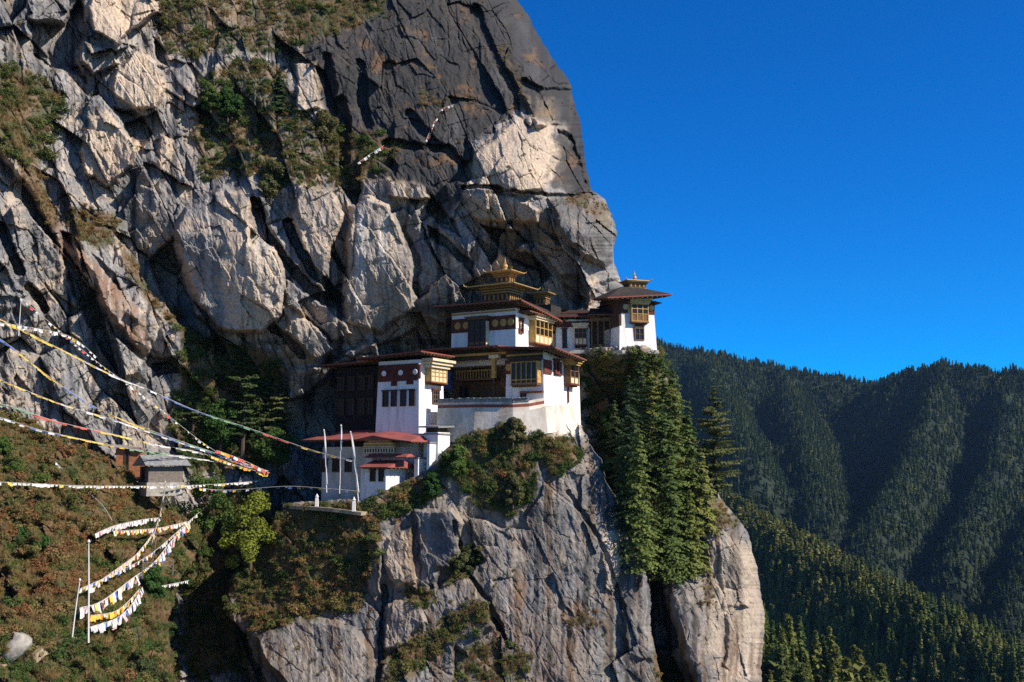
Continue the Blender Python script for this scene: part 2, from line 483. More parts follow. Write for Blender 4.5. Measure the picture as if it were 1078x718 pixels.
# ---- hand-laid blocks of the upper wall
# upper left
slab([(92, 7), (100, -10), (160, -10), (167, 13), (147, 27), (124, 47), (97, 33)], 4, 0.02, 0.03, rough_to=.5, tan=.9)
slab([(87, 40), (120, 52), (124, 67), (100, 80), (84, 64)], 2.2, rough_to=.6, tan=.3)
slab([(147, 47), (167, 67), (177, 94), (167, 114), (140, 115), (117, 97), (120, 73)], 3.4, 0.03, 0.02, rough_to=.5, tan=.9)
slab([(94, 124), (114, 120), (147, 154), (140, 174), (114, 197), (90, 180), (84, 157)], 3.2, 0.04, 0, rough_to=.5, tan=.85)
slab([(167, 140), (182, 147), (180, 167), (170, 180), (164, 160)], 2, rough_to=.5, tan=1)
slab([(311, 67), (334, 63), (337, 114), (311, 117)], 2.4, 0.04, 0, rough_to=.5, tan=.9)
slab([(28, 20), (65, 25), (85, -10), (95, 35), (80, 60), (95, 90), (70, 75), (50, 75), (35, 60)], -6, w=5)
slab([(118, 110), (150, 118), (160, 140), (150, 160), (130, 135)], -3.5)
slab([(160, 38), (176, 50), (180, 70), (165, 62)], -4)
slab([(-20, 120), (10, 122), (42, 187), (66, 240), (100, 275), (150, 330), (165, 380), (140, 370), (60, 262), (20, 190), (-20, 150)], 5, 0, 0, w=8, rust=.75)
slab([(-120, 150), (0, 165), (30, 230), (40, 330), (0, 330), (-120, 320)], 1.5, 0.02, 0, w=8)
# middle left
slab([(182, 243), (196, 215), (234, 193), (264, 210), (267, 257), (291, 257), (301, 290), (297, 330), (277, 352), (250, 352), (227, 346), (207, 322), (190, 280)], 5.5, 0.030, 0.012, w=5, rough_to=.35)
tint([(238, 215), (262, 215), (270, 262), (290, 262), (300, 300), (292, 335), (270, 350), (240, 345), (232, 300), (240, 250)], 7, tan=.95)
tint([(188, 240), (236, 220), (236, 300), (228, 335), (205, 315)], 6, dark=.35)
tint([(262, 240), (290, 262), (300, 310), (283, 328), (262, 290)], 5, white=.5)
slab([(157, 274), (182, 247), (192, 290), (209, 332), (235, 354), (243, 380), (214, 370), (187, 340), (167, 307)], -5.5, w=4)
slab([(65, 243), (77, 247), (87, 297), (97, 304), (117, 354), (125, 394), (117, 387), (100, 354), (80, 320), (65, 274)], -5, w=3)
slab([(78, 232), (120, 240), (150, 300), (165, 340), (150, 395), (128, 400), (118, 345), (98, 296), (86, 270)], 2.4, 0.03, 0, w=4, rough_to=.7)
crack([(267, 212), (280, 245), (300, 274), (330, 306), (352, 318)], 9, 5)
crack([(303, 234), (316, 262), (330, 288), (360, 316)], 8, 5)
crack([(286, 344), (300, 356), (318, 374)], 7, 3.5)
crack([(30, 300), (46, 326)], 8, 4)
crack([(0, 240), (22, 284)], 10, 4)
slab([(158, 382), (186, 377), (190, 392), (160, 396)], -3.5)
slab([(130, 330), (150, 345), (160, 378), (190, 376), (195, 350), (170, 300), (150, 290)], 2.0, 0.03, 0.02, w=4)
tint([(140, 340), (160, 350), (158, 420), (140, 440), (128, 420), (128, 370)], 6, white=.5)
slab([(304, 330), (330, 338), (354, 367), (334, 380), (297, 347)], 3, 0.03, 0.04, w=3, rough_to=.5)
slab([(300, 290), (328, 312), (356, 326), (372, 352), (350, 360), (326, 336), (300, 322)], 2, 0.02, 0, w=3)
slab([(300, 385), (340, 385), (385, 352), (395, 362), (352, 392), (330, 415), (300, 425)], 3.5, 0.02, 0.05, w=5, rough_to=.6)
# centre
slab([(313, 190), (350, 200), (363, 230), (350, 264), (337, 307), (320, 264), (307, 230)], 4, 0.03, 0, w=4, rough_to=.4, tan=.45)
slab([(367, 217), (385, 206), (410, 212), (428, 247), (437, 280), (439, 324), (400, 352), (363, 342), (361, 280)], 4.2, 0.035, 0.0, w=6, rough_to=.3, tan=.3)
tint([(376, 222), (384, 215), (392, 260), (386, 330), (374, 334), (374, 280)], 3, white=.9)
tint([(400, 225), (408, 225), (412, 290), (404, 330), (398, 300)], 3, white=.7)
tint([(384, 214), (402, 212), (402, 290), (392, 260)], 4, dark=.45)
slab([(350, 262), (362, 282), (362, 342), (348, 330), (340, 306)], -3.2, w=3)
slab([(408, 188), (444, 194), (452, 212), (430, 212), (408, 204)], 2.8, 0.02, 0.03, w=3, rough_to=.5, tan=.6)
slab([(418, 210), (440, 216), (450, 250), (470, 290), (488, 330), (470, 345), (440, 330), (440, 280), (430, 245)], 1.4, 0.03, 0, w=4, rough_to=.7)
slab([(450, 237), (470, 247), (500, 277), (497, 294), (474, 264), (454, 252)], -4, w=3)
slab([(452, 205), (480, 232), (486, 250), (466, 240), (446, 222)], -3.5, w=3)
tint([(472, 248), (478, 250), (488, 294), (504, 320), (496, 320), (482, 296)], 3, white=.8)
# the right-hand head of the wall
slab([(538, 126), (560, 120), (587, 134), (584, 170), (572, 202), (540, 206), (494, 196), (497, 160), (515, 145)], 3.0, 0.045, 0.0, w=5, rough_to=.35, tan=.75)
slab([(545, 96), (580, 104), (590, 132), (560, 136), (548, 122)], 2.5, w=3, rough_to=.8, tan=.4)
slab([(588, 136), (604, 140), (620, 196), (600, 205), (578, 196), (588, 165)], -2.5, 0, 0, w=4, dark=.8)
slab([(487, 202), (534, 204), (567, 220), (569, 236), (530, 234), (497, 230)], 1.6, 0.02, 0.02, w=3, rough_to=.8, tan=.65)
crack([(487, 196), (540, 200), (575, 205), (640, 205)], 2.5, 2.5)
slab([(572, 208), (617, 207), (650, 222), (656, 260), (640, 285), (612, 272), (590, 250)], 4, 0.02, 0.04, w=7, rough_to=.5, dark=.5)
slab([(504, 234), (547, 243), (557, 257), (545, 264), (562, 269), (580, 292), (556, 284), (530, 270), (512, 248)], -6.5, w=3)
slab([(536, 270), (578, 290), (570, 306), (545, 304)], -5, w=3)
slab([(556, 252), (590, 256), (612, 274), (628, 300), (618, 318), (590, 300), (575, 276)], 1.8, 0.03, 0.03, w=4, rough_to=.8)
slab([(588, 290), (612, 288), (622, 312), (612, 326), (592, 318)], -3, w=5)
slab([(618, 300), (628, 296), (628, 330), (618, 334)], 2, 0.05, 0, w=3, tan=.6)
slab([(632, 296), (660, 290), (660, 362), (628, 362)], -3, w=4, dark=.4)
slab([(395, 362), (440, 345), (452, 368), (400, 376)], -4, w=3)
tint([(392, 360), (420, 338), (475, 326), (478, 362), (440, 350), (410, 360)], 6, rust=.55, tan=.5)
slab([(440, 330), (472, 336), (478, 362), (452, 362)], 1.0, w=3)
# the black, weathered dome
tint([(300, 10), (330, -30), (440, -130), (560, -20), (640, 120), (640, 205), (600, 210), (585, 195), (592, 135), (546, 118), (518, 138), (498, 150), (490, 200), (466, 232), (440, 200), (400, 190), (345, 175), (340, 120), (318, 62)], 10, dark=.93)
tint([(-20, -20), (90, -20), (90, 60), (60, 110), (0, 120)], 14, dark=.4)
tint([(180, 60), (300, 60), (310, 200), (240, 200), (180, 180)], 14, dark=.35)
for pts, w_, h_ in [([(552, 85), (570, 95), (600, 100)], 5, 2), ([(500, 10), (520, 60), (545, 100), (560, 130)], 6, 1.8), ([(405, 150), (470, 158), (500, 190)], 5, 2),
                    ([(380, 70), (384, 130)], 8, 1.6), ([(360, 110), (364, 175)], 9, 2.2), ([(345, 60), (350, 120)], 8, 2), ([(430, 120), (460, 156)], 6, 1.4)]:
    crack(pts, w_, h_, 4)
# ---- the crag below
slab([(268, 671), (300, 655), (335, 648), (375, 660), (392, 684), (394, 712), (380, 730), (303, 730), (273, 690)], 4, 0.0, -0.02, w=6, rough_to=.3, tan=.1)
slab([(388, 559), (398, 566), (404, 590), (403, 626), (392, 637), (385, 604)], 1.8, 0.08, 0, w=3, white=.35, rust=.3)
slab([(433, 537), (477, 534), (489, 552), (479, 582), (455, 617), (433, 619), (440, 574)], 2.5, 0.045, -0.02, w=4, rough_to=.35)
slab([(407, 567), (433, 552), (437, 615), (414, 621), (403, 593)], 1.6, 0.04, 0, w=4, rough_to=.5, tan=.75)
slab([(400, 637), (440, 628), (450, 656), (425, 682), (400, 684)], 2.4, 0.05, 0, w=4, rough_to=.4, tan=.4)
slab([(470, 640), (500, 622), (516, 632), (520, 660), (492, 690), (470, 680)], 1.4, 0.03, 0, w=4, rough_to=.5)
slab([(556, 505), (600, 470), (618, 480), (640, 530), (650, 580), (650, 690), (600, 740), (556, 700), (548, 560)], .7, 0.01, 0, w=12, rough_to=.75)
slab([(632, 562), (648, 556), (655, 590), (648, 628), (634, 620)], 1.2, 0.08, 0, w=3, white=.4, tan=.6)
slab([(655, 560), (672, 585), (684, 640), (690, 700), (660, 690), (652, 640)], 1.0, 0.03, 0, w=4, rough_to=.4)
tint([(536, 565), (552, 560), (554, 640), (536, 645)], 4, rust=.7)
tint([(500, 640), (560, 650), (620, 690), (620, 730), (560, 730), (520, 690)], 10, rust=.4)
tint([(585, 636), (610, 632), (625, 650), (590, 655)], 6, rust=.7)
tint([(470, 470), (520, 500), (530, 640), (500, 640), (476, 560)], 12, tan=.25)
tint([(552, 436), (606, 430), (614, 456), (592, 466), (574, 458), (552, 452)], 5, tan=1, white=1)
crack([(512, 640), (524, 660), (536, 680)], 3, 1.5)
crack([(478, 550), (490, 600), (515, 630), (530, 670)], 3.5, 1.6)
crack([(600, 520), (636, 575), (655, 640)], 3, 1.0)
crack([(405, 620), (400, 690), (398, 720)], 5, 2)
slab([(455, 600), (470, 596), (500, 572), (512, 590), (490, 610), (460, 622)], -2.2, w=4)
# ---- pillar at the right
slab([(700, 622), (716, 612), (735, 640), (752, 718), (740, 740), (720, 690)], 1.4, 0.03, 0, w=3, rough_to=.35, dark=.12)
tint([(738, 600), (748, 560), (790, 570), (805, 640), (800, 720), (760, 720), (745, 660)], 8, tan=.65)
slab([(752, 560), (775, 560), (790, 600), (788, 640), (760, 640)], 0.8, 0.04, 0, w=4, rough_to=.6)
slab([(765, 640), (800, 625), (806, 700), (790, 740), (762, 700)], 1.0, 0.03, 0, w=4, rough_to=.4)
slab([(684, 610), (697, 612), (708, 690), (730, 740), (705, 740), (690, 690)], -5, w=3)
# left slope outcrops
slab([(-20, 655), (20, 655), (46, 662), (40, 678), (0, 690), (-20, 690)], 1.6, 0, -.03, w=3, rough_to=.3, tan=.3)
for (x, y, r) in [(52, 605, 10), (8, 592, 8), (35, 565, 7), (75, 545, 8), (60, 500, 7), (20, 480, 9), (100, 520, 6), (125, 585, 7), (30, 630, 8), (150, 690, 9), (172, 712, 8), (115, 680, 6), (70, 625, 6), (20, 540, 9), (95, 560, 7), (140, 545, 6), (45, 520, 7), (65, 580, 8), (15, 620, 7), (160, 655, 7), (85, 700, 8), (135, 625, 6), (110, 610, 5), (30, 510, 6), (5, 555, 6)]:
    slab([(x - r, y), (x - r * .3, y - r), (x + r, y - r * .4), (x + r * .8, y + r * .8), (x - r * .2, y + r)], 1.5, .05, -.06, w=3, rough_to=.4, tan=.35)

# ---- vegetated ground
VEG = [  # polygon, ground weight, shrub density per 100 px^2, shrub size m, tint centre, tint spread
    ([(165, -20), (400, -20), (405, 15), (330, 45), (300, 60), (240, 52), (200, 62), (168, 50)], .75, 2.0, 1.5, .4, .36),
    ([(210, 85), (250, 60), (300, 70), (312, 120), (345, 132), (400, 140), (430, 152), (400, 180), (360, 190), (300, 195), (255, 185), (215, 190), (200, 140)], .7, 2.2, 1.6, .3, .34),
    ([(300, 180), (345, 170), (390, 185), (380, 205), (330, 200)], .6, 1.2, 1.2, .5, .3),
    ([(-20, 60), (30, 72), (70, 100), (60, 130), (40, 175), (0, 165), (-20, 150)], .9, 2.2, 1.6, .35, .25),
    ([(0, 120), (14, 127), (44, 187), (66, 236), (52, 242), (24, 190), (0, 150)], .8, 1.6, .9, .75, .2),
    ([(64, 225), (90, 215), (128, 232), (120, 260), (80, 256)], .9, 2.2, 1.1, .7, .25),
    ([(122, 250), (140, 268), (175, 320), (196, 330), (186, 345), (160, 330), (128, 276)], .8, 1.6, 1.1, .65, .3),
    ([(80, 300), (96, 300), (112, 340), (98, 345)], .8, 1.5, 1.0, .5, .3),
    ([(188, 345), (240, 355), (290, 375), (300, 420), (300, 470), (270, 500), (200, 500), (175, 440), (190, 400)], .9, 3.0, 1.8, .2, .2),
    ([(-140, 425), (20, 438), (80, 466), (130, 490), (165, 525), (205, 548), (150, 566), (90, 580), (40, 570), (-140, 560)], 1, 4.2, 1.3, .6, .4),
    ([(-140, 550), (60, 555), (110, 580), (105, 650), (30, 690), (-140, 690)], 1, 4.6, 1.15, .64, .38),
    ([(90, 570), (150, 550), (225, 550), (205, 600), (175, 640), (90, 645)], 1, 5.5, 1.05, .4, .36),
    ([(-140, 690), (0, 670), (50, 660), (100, 640), (185, 600), (185, 660), (190, 730), (196, 820), (-140, 820)], 1, 5.5, 1.0, .3, .4),
    ([(200, 540), (260, 510), (300, 540), (270, 590), (245, 640), (262, 700), (200, 720), (190, 640)], 1, 2.6, 1.3, .25, .25),
    ([(300, 534), (385, 530), (402, 560), (390, 600), (380, 640), (330, 648), (270, 668), (240, 640), (262, 585)], 1.0, 5.0, 1.25, .5, .38),
    ([(385, 532), (420, 512), (455, 498), (470, 478), (500, 450), (545, 446), (560, 455), (604, 462), (612, 480), (585, 500), (562, 480), (560, 520), (535, 545), (500, 530), (480, 500), (440, 530), (400, 550)], 1.1, 11, 1.05, .3, .4),
    ([(404, 690), (440, 668), (470, 650), (500, 632), (524, 640), (515, 660), (480, 672), (450, 700), (410, 726)], .9, 3.0, 1.2, .4, .3),
    ([(466, 606), (486, 578), (505, 572), (510, 590), (488, 606), (470, 618)], .9, 3.5, 1.2, .3, .3),
    ([(418, 622), (450, 618), (462, 632), (440, 640)], .9, 3.0, 1.0, .35, .3),
    ([(480, 690), (520, 672), (560, 690), (550, 730), (490, 730)], .7, 2.2, 1.1, .4, .3),
    ([(614, 372), (690, 368), (710, 410), (735, 480), (748, 520), (735, 600), (690, 612), (672, 590), (640, 500), (618, 440)], .9, 5.0, 1.9, .3, .3),
    ([(738, 520), (765, 530), (775, 552), (755, 560), (738, 548)], .9, 2.2, 1.0, .6, .3),
    ([(735, 640), (748, 575), (756, 640)], .5, 1.2, .8, .6, .3),
    ([(684, 690), (712, 690), (735, 730), (700, 740)], .9, 3.0, 1.4, .4, .3),
    ([(620, 204), (640, 212), (648, 232), (640, 245), (618, 222), (570, 210)], .6, 1.2, .8, .85, .15),
    ([(590, 652), (620, 640), (640, 660), (600, 668)], .4, .8, .7, .8, .2),
    ([(520, 40), (540, 60), (560, 110), (545, 110), (528, 80)], .35, .7, .8, .8, .2),
    ([(440, 85), (470, 108), (476, 118), (440, 112)], .3, .8, .8, .8, .2),
]
for v in VEG:
    tint(v[0], 7, veg=v[1])
rough = np.where((lid == 4), .8, rough)
dnoise = fbm(gx / 11, gy / 16, 5, 141, gain=.62) + .6 * fbm(gx / 40, gy / 60, 3, 143)
dark = np.where(dark > .6, dark, dark * .8) * sstep(-.12, .12, dark - .42 + .34 * dnoise)
dome = dark.copy()
# ---- blocks, joints, flutes
A1 = math.radians(-28)
fx_ = gx + .45 * (wx - gx); fy_ = gy + .45 * (wy - gy)
f1, e1 = facets(fx_, fy_, 46, A1, 1.8, .55, 2.0, 11)
f2, e2 = facets(fx_ + 9, fy_, 20, A1, 1.8, .55, .6, 23)
f3, e3 = facets(fx_, fy_ + 5, 8.5, math.radians(-15), 1.8, .45, .13, 37)
lowcrag = (lid == 3) | (lid == 2)
amp = rough * np.where(lowcrag, .27, .9) * (1 - .55 * sstep(.4, .9, dome))
jm = sstep(-.25, .25, fbm(gx / 50, gy / 50, 3, 69))
joint = (1 - sstep(0, 2.6, e1)) * .8 * jm + (1 - sstep(0, 1.8, e2)) * .4 * jm
def joints(ang, width, step, tilt, seed):
    # parallel fracture planes: long straight steps with a saw-tooth face between them
    q = (fx_ * math.cos(ang) + fy_ * math.sin(ang)) / width + .55 * fbm(gx / 130, gy / 130, 2, seed + 9)
    r_ = (-fx_ * math.sin(ang) + fy_ * math.cos(ang))
    band = np.floor(q); f = q - band
    seg = np.floor(r_ / (width * 4.5) + _hash(band, band * 0, seed) * 7)
    o_ = (_hash(band, seg, seed + 1) - .5) * 2 * step
    t_ = (_hash(band, seg, seed + 2) - .35) * tilt * width * .136
    return o_ + t_ * (f - .5)
j1 = joints(math.radians(-30), 21, .6, .75, 501) * sstep(-.2, .2, fbm(gx / 70, gy / 70, 3, 505))
j2 = joints(math.radians(-8), 14, .5, .65, 511) * sstep(-.1, .25, fbm(gx / 60 + 9, gy / 60, 3, 515))
j3 = joints(math.radians(72), 30, .5, .4, 521) * sstep(0, .3, fbm(gx / 60 + 5, gy / 60 + 3, 3, 525))
flute = fbm(wx / 9, wy / 70, 4, 61, ridged=True)
diag = fbm((wx * .86 + wy * -.5) / 7, (wx * .5 + wy * .86) / 48, 4, 67)
big = fbm(gx / 90, gy / 90, 4, 71)
fine = fbm(gx / 9, gy / 9, 5, 75, gain=.62)
vegs = np.clip(veg, 0, 1)
keep = 1 - .55 * vegs
depth -= amp * keep * (f1 * 1.1 + f2 * .7 - joint + j1 + j2 + j3)
depth -= (amp * .75 + .15) * f3 * .5 * keep
depth -= np.where(lid == 4, 1, 0) * (2.2 * fbm(gx / 26, gy / 34, 4, 77, ridged=True) + .6 * fbm(gx / 9, gy / 9, 3, 79))
depth -= 1.3 * big * np.where(lid == 4, 1.8, 1) + (.12 + .2 * amp) * flute + .25 * diag * (.3 + amp) + (.08 + .1 * amp) * fine
near_s = np.clip(depth / 150, .5, 1.2)

# ---- rock colours (albedo)
streak = .65 * fbm(wx / 5, wy / 90, 4, 101) + .65 * fbm(wx / 15, wy / 160, 3, 107)
blot = fbm(gx / 30, gy / 40, 5, 103)
spk = fbm(gx / 4, gy / 4, 4, 105, gain=.7)
grey = np.stack([np.full(depth.shape, c) for c in (.215, .202, .19)], -1)
def mixc(c, rgb, k):
    k = np.clip(k, 0, 1)[..., None]
    return c * (1 - k) + np.array(rgb) * k
c = grey * (1 + .3 * blot + .3 * streak + .25 * spk)[..., None]
c = mixc(c, (.105, .11, .125), sstep(0, .45, blot) * .65)
fcol = _hash(np.floor(f1 * 3.7 + 50), np.floor(f1 * 0), 7)
c = mixc(c, (.44, .345, .26), sstep(0, .45, -blot + .45 * (fcol - .4)) * .75 * np.where(lowcrag, .5, 1))
c = mixc(c, (.5, .385, .285), tan * (.85 + .3 * streak))
c = mixc(c, (.5, .48, .45), white * sstep(-.35, .25, streak))
c = mixc(c, (.23, .12, .06), rust * sstep(-.5, .2, blot + .5 * spk))
c = mixc(c, (.026, .0255, .026), dark * sstep(-.95, -.3, streak * .6 + blot * .5 - .1 + .35 * (dark - .5)))
stain = fbm(wx / 8, wy / 240, 4, 151) + .4 * fbm(wx / 40, wy / 120, 3, 153)
c = mixc(c, (.045, .043, .044), sstep(.16, .42, stain) * (1 - .45 * tan) * .8)
c = mixc(c, (.42, .39, .36), sstep(.22, .45, -stain + .15 * spk) * .45 * (1 - dark))
c = np.where(lowcrag[..., None], mixc(mixc(c, (.15, .09, .05), sstep(.05, .4, -streak + .3 * spk) * .75), (.34, .32, .3), sstep(.25, .6, streak + .3 * spk) * .7), c)
c = mixc(c, (.075, .073, .075), dark * sstep(.1, .5, fbm(wx / 26, wy / 60, 4, 131)) * .7)
c = mixc(c, (.14, .08, .04), dark * sstep(.22, .4, fbm(gx / 34, gy / 26, 4, 133) + .25 * spk) * .75)
c = mixc(c, (.05, .05, .055), sstep(.22, .55, streak + .35 * blot) * .7 * (1 - tan) * (1 - white))
vk = vegs * sstep(-.6, 0, blot * .6 + spk * .5 + vegs - .55)
vcol = np.where((fbm(gx / 22, gy / 22, 4, 111) > 0)[..., None], np.array((.065, .064, .028)), np.array((.12, .078, .04)))
c = mixc(c, (.47, .37, .255), tan * sstep(-.5, .1, streak) * .5)
c = np.where(lowcrag[..., None], c * (.74 + .2 * tan)[..., None], c)
c = np.where(lowcrag[..., None], c * (1 + .5 * np.clip(white, 0, 1) * np.clip(tan, 0, 1))[..., None], c)
vegs = np.where((lid == 4) & (tan < .12), np.maximum(vegs, .95), vegs)
vk = np.where(lid == 4, np.maximum(vk, vegs * .97), vk)
c = c * (1 - vk[..., None]) + vcol * (1 + .4 * spk)[..., None] * vk[..., None]
c = np.clip(c, .015, .7)

# back of the rock: the sheet turns behind the silhouette
def unproj(px, py, d):
    u = (px - W0 / 2) / F; v = (H0 / 2 - py) / F
    y = CP - v * SP
    return np.stack([u / y * d, d, (SP + v * CP) / y * d], -1)
pts = unproj(gx, gy, depth)
NB = 10
back = []
for k in range(1, NB + 1):
    q = k / NB
    pb = pts[:, -1].copy()
    pb[:, 1] += 55 * q
    pb[:, 0] += -2 - 45 * q * q + pb[:, 0] / pb[:, 1] * 55 * q * 0
    back.append(pb)
allp = np.concatenate([pts, np.stack(back, 1)], 1)
allc = np.concatenate([c, np.repeat(c[:, -1:], NB, 1)], 1)
NR, NC = allp.shape[:2]
idx = np.arange(NR * NC).reshape(NR, NC)
quads = np.stack([idx[:-1, :-1], idx[1:, :-1], idx[1:, 1:], idx[:-1, 1:]], -1).reshape(-1, 4)

def np_mesh(name, verts, quads_, m, colors=None, smooth=True):
    me = bpy.data.meshes.new(name)
    n, k = len(verts), quads_.shape[1]
    me.vertices.add(n); me.vertices.foreach_set('co', np.ascontiguousarray(verts, np.float32).ravel())
    me.loops.add(len(quads_) * k); me.loops.foreach_set('vertex_index', np.ascontiguousarray(quads_, np.int32).ravel())
    me.polygons.add(len(quads_)); me.polygons.foreach_set('loop_start', np.arange(0, len(quads_) * k, k, dtype=np.int32))
    me.polygons.foreach_set('use_smooth', np.full(len(quads_), smooth))
    me.update(calc_edges=True)
    if colors is not None:
        a = me.attributes.new('albedo', 'FLOAT_COLOR', 'POINT')
        cc = np.concatenate([colors, np.ones((n, 1))], 1).astype(np.float32)
        a.data.foreach_set('color', cc.ravel())
    me.materials.append(m)
    o = bpy.data.objects.new(name, me); col.objects.link(o)
    return o

def rock_mat():
    m = bpy.data.materials.new('rock')
    n, l = nodes_of(m)
    b = n['Principled BSDF']; b.inputs['Roughness'].default_value = .8; b.inputs['Specular IOR Level'].default_value = .12
    at = n.new('ShaderNodeAttribute'); at.attribute_name = 'albedo'
    tc = n.new('ShaderNodeTexCoord')
    nz = n.new('ShaderNodeTexNoise'); nz.inputs['Scale'].default_value = 2.6; nz.inputs['Detail'].default_value = 8; nz.inputs['Roughness'].default_value = .7
    l.new(tc.outputs['Object'], nz.inputs['Vector'])
    mr = n.new('ShaderNodeMapRange'); mr.inputs[1].default_value = .3; mr.inputs[2].default_value = .7; mr.inputs[3].default_value = .6; mr.inputs[4].default_value = 1.4
    l.new(nz.outputs[0], mr.inputs[0])
    mx = n.new('ShaderNodeMix'); mx.data_type = 'RGBA'; mx.blend_type = 'MULTIPLY'; mx.inputs[0].default_value = 1
    l.new(at.outputs['Color'], mx.inputs[6]); l.new(mr.outputs[0], mx.inputs[7])
    l.new(mx.outputs[2], b.inputs['Base Color'])
    vo = n.new('ShaderNodeTexVoronoi'); vo.inputs['Scale'].default_value = .9; vo.feature = 'DISTANCE_TO_EDGE'
    mp = n.new('ShaderNodeMapping'); mp.inputs['Scale'].default_value = (1.2, 1, .55); mp.inputs['Rotation'].default_value = (0, .5, 0)
    n3 = n.new('ShaderNodeTexNoise'); n3.inputs['Scale'].default_value = .8; n3.inputs['Detail'].default_value = 4
    l.new(tc.outputs['Object'], n3.inputs['Vector'])
    ad = n.new('ShaderNodeMix'); ad.data_type = 'RGBA'; ad.blend_type = 'ADD'; ad.inputs[0].default_value = 1.2
    l.new(tc.outputs['Object'], ad.inputs[6]); l.new(n3.outputs['Color'], ad.inputs[7])
    l.new(ad.outputs[2], mp.inputs[0]); l.new(mp.outputs[0], vo.inputs['Vector'])
    r2 = n.new('ShaderNodeMapRange'); r2.inputs[1].default_value = 0; r2.inputs[2].default_value = .08
    l.new(vo.outputs['Distance'], r2.inputs[0])
    b1 = n.new('ShaderNodeBump'); b1.inputs['Strength'].default_value = .12; b1.inputs['Distance'].default_value = .25
    l.new(r2.outputs[0], b1.inputs['Height'])
    b2 = n.new('ShaderNodeBump'); b2.inputs['Strength'].default_value = .6; b2.inputs['Distance'].default_value = .14
    l.new(nz.outputs[0], b2.inputs['Height']); l.new(b1.outputs[0], b2.inputs['Normal'])
    l.new(b2.outputs[0], b.inputs['Normal'])
    return m
M['rock'] = rock_mat()
cliff = np_mesh('cliff', allp.reshape(-1, 3), quads, M['rock'], allc.reshape(-1, 3), smooth=False)
tag(cliff, kind='structure')

def rock_at(px, py):
    """world depth and outward normal of the cliff at a picture point"""
    r = int(np.clip(np.searchsorted(rows, py), 1, NROW - 2))
    cidx = int(np.clip(round((px - XL) / (xr_row[r] - XL) * (NCOL - 1)), 1, NCOL - 2))
    p = pts[r, cidx]
    n = np.cross(pts[r, cidx + 1] - pts[r, cidx - 1], pts[r - 1, cidx] - pts[r + 1, cidx])
    n = n / (np.linalg.norm(n) + 1e-9)
    return p, n
# ------------------------------------------------------------------ hills across the gorge
def ridge3(lst):
    return [P(a, b, d) for a, b, d in lst]
RIDGES = [
    (ridge3([(560, 350, 2350), (695, 360, 2250), (760, 371, 2200), (830, 388, 2150), (900, 401, 2080), (940, 404, 2050)]), .7),
    (ridge3([(820, 386, 2140), (842, 440, 1800), (856, 500, 1480), (866, 560, 1280)]), 1.35),
    (ridge3([(735, 367, 2210), (765, 430, 1750), (790, 480, 1450)]), 1.3),
    (ridge3([(925, 406, 1960), (965, 393, 1880), (992, 386, 1820), (1035, 388, 1760), (1078, 394, 1700), (1200, 412, 1620)]), 1.0),
    (ridge3([(992, 387, 1810), (978, 430, 1640), (958, 480, 1470), (925, 540, 1300), (895, 600, 1140)]), 1.5),
    (ridge3([(1062, 392, 1725), (1062, 450, 1520), (1040, 520, 1320), (1000, 590, 1150)]), 1.5),
    (ridge3([(1130, 406, 1650), (1120, 500, 1330), (1085, 590, 1100), (1060, 650, 980)]), 1.4),
    (ridge3([(735, 500, 1080), (785, 541, 930), (860, 577, 770), (940, 617, 650), (1000, 650, 580), (1078, 695, 510), (1150, 745, 440)]), 1.5),
    (ridge3([(730, 610, 330), (800, 668, 330), (850, 700, 345), (900, 745, 365)]), .8),
]
GX = np.arange(-150, 1500, 9.0); GY = np.arange(235, 2700, 9.0)
hx, hy = np.meshgrid(GX, GY)
hz = np.full(hx.shape, -330.0)
for ln, sl in RIDGES:
    best = np.full(hx.shape, -1e9)
    for a, b in zip(ln[:-1], ln[1:]):
        ex, ey = b.x - a.x, b.y - a.y
        t = np.clip(((hx - a.x) * ex + (hy - a.y) * ey) / (ex * ex + ey * ey), 0, 1)
        dd = np.hypot(hx - a.x - ex * t, hy - a.y - ey * t)
        best = np.maximum(best, a.z + (b.z - a.z) * t - sl * (np.sqrt(dd * dd + 16 ** 2) - 16))
    k = 12.0
    hz = np.maximum(hz, best) + k * np.exp(-np.abs(hz - best) / k) * .4
hz = hz - 8 + 14 * fbm(hx / 150, hy / 150, 4, 201) * np.clip(hy / 900, .25, 1.4) + 12 * fbm(hx / 60, hy / 60, 3, 207, ridged=True) * np.clip(hy / 1400, .15, 1)
hm = mat('forest_floor', (0.016, 0.024, 0.012), .95, var=.4, scale=.02, dirt=(.03, .036, .02), dscale=.03, dthr=.6)
hv = np.stack([hx, hy, hz], -1)
hi = np.arange(hx.size).reshape(hx.shape)
hq = np.stack([hi[:-1, :-1], hi[:-1, 1:], hi[1:, 1:], hi[1:, :-1]], -1).reshape(-1, 4)
hills = np_mesh('hills', hv.reshape(-1, 3), hq, hm)
tag(hills, kind='structure')

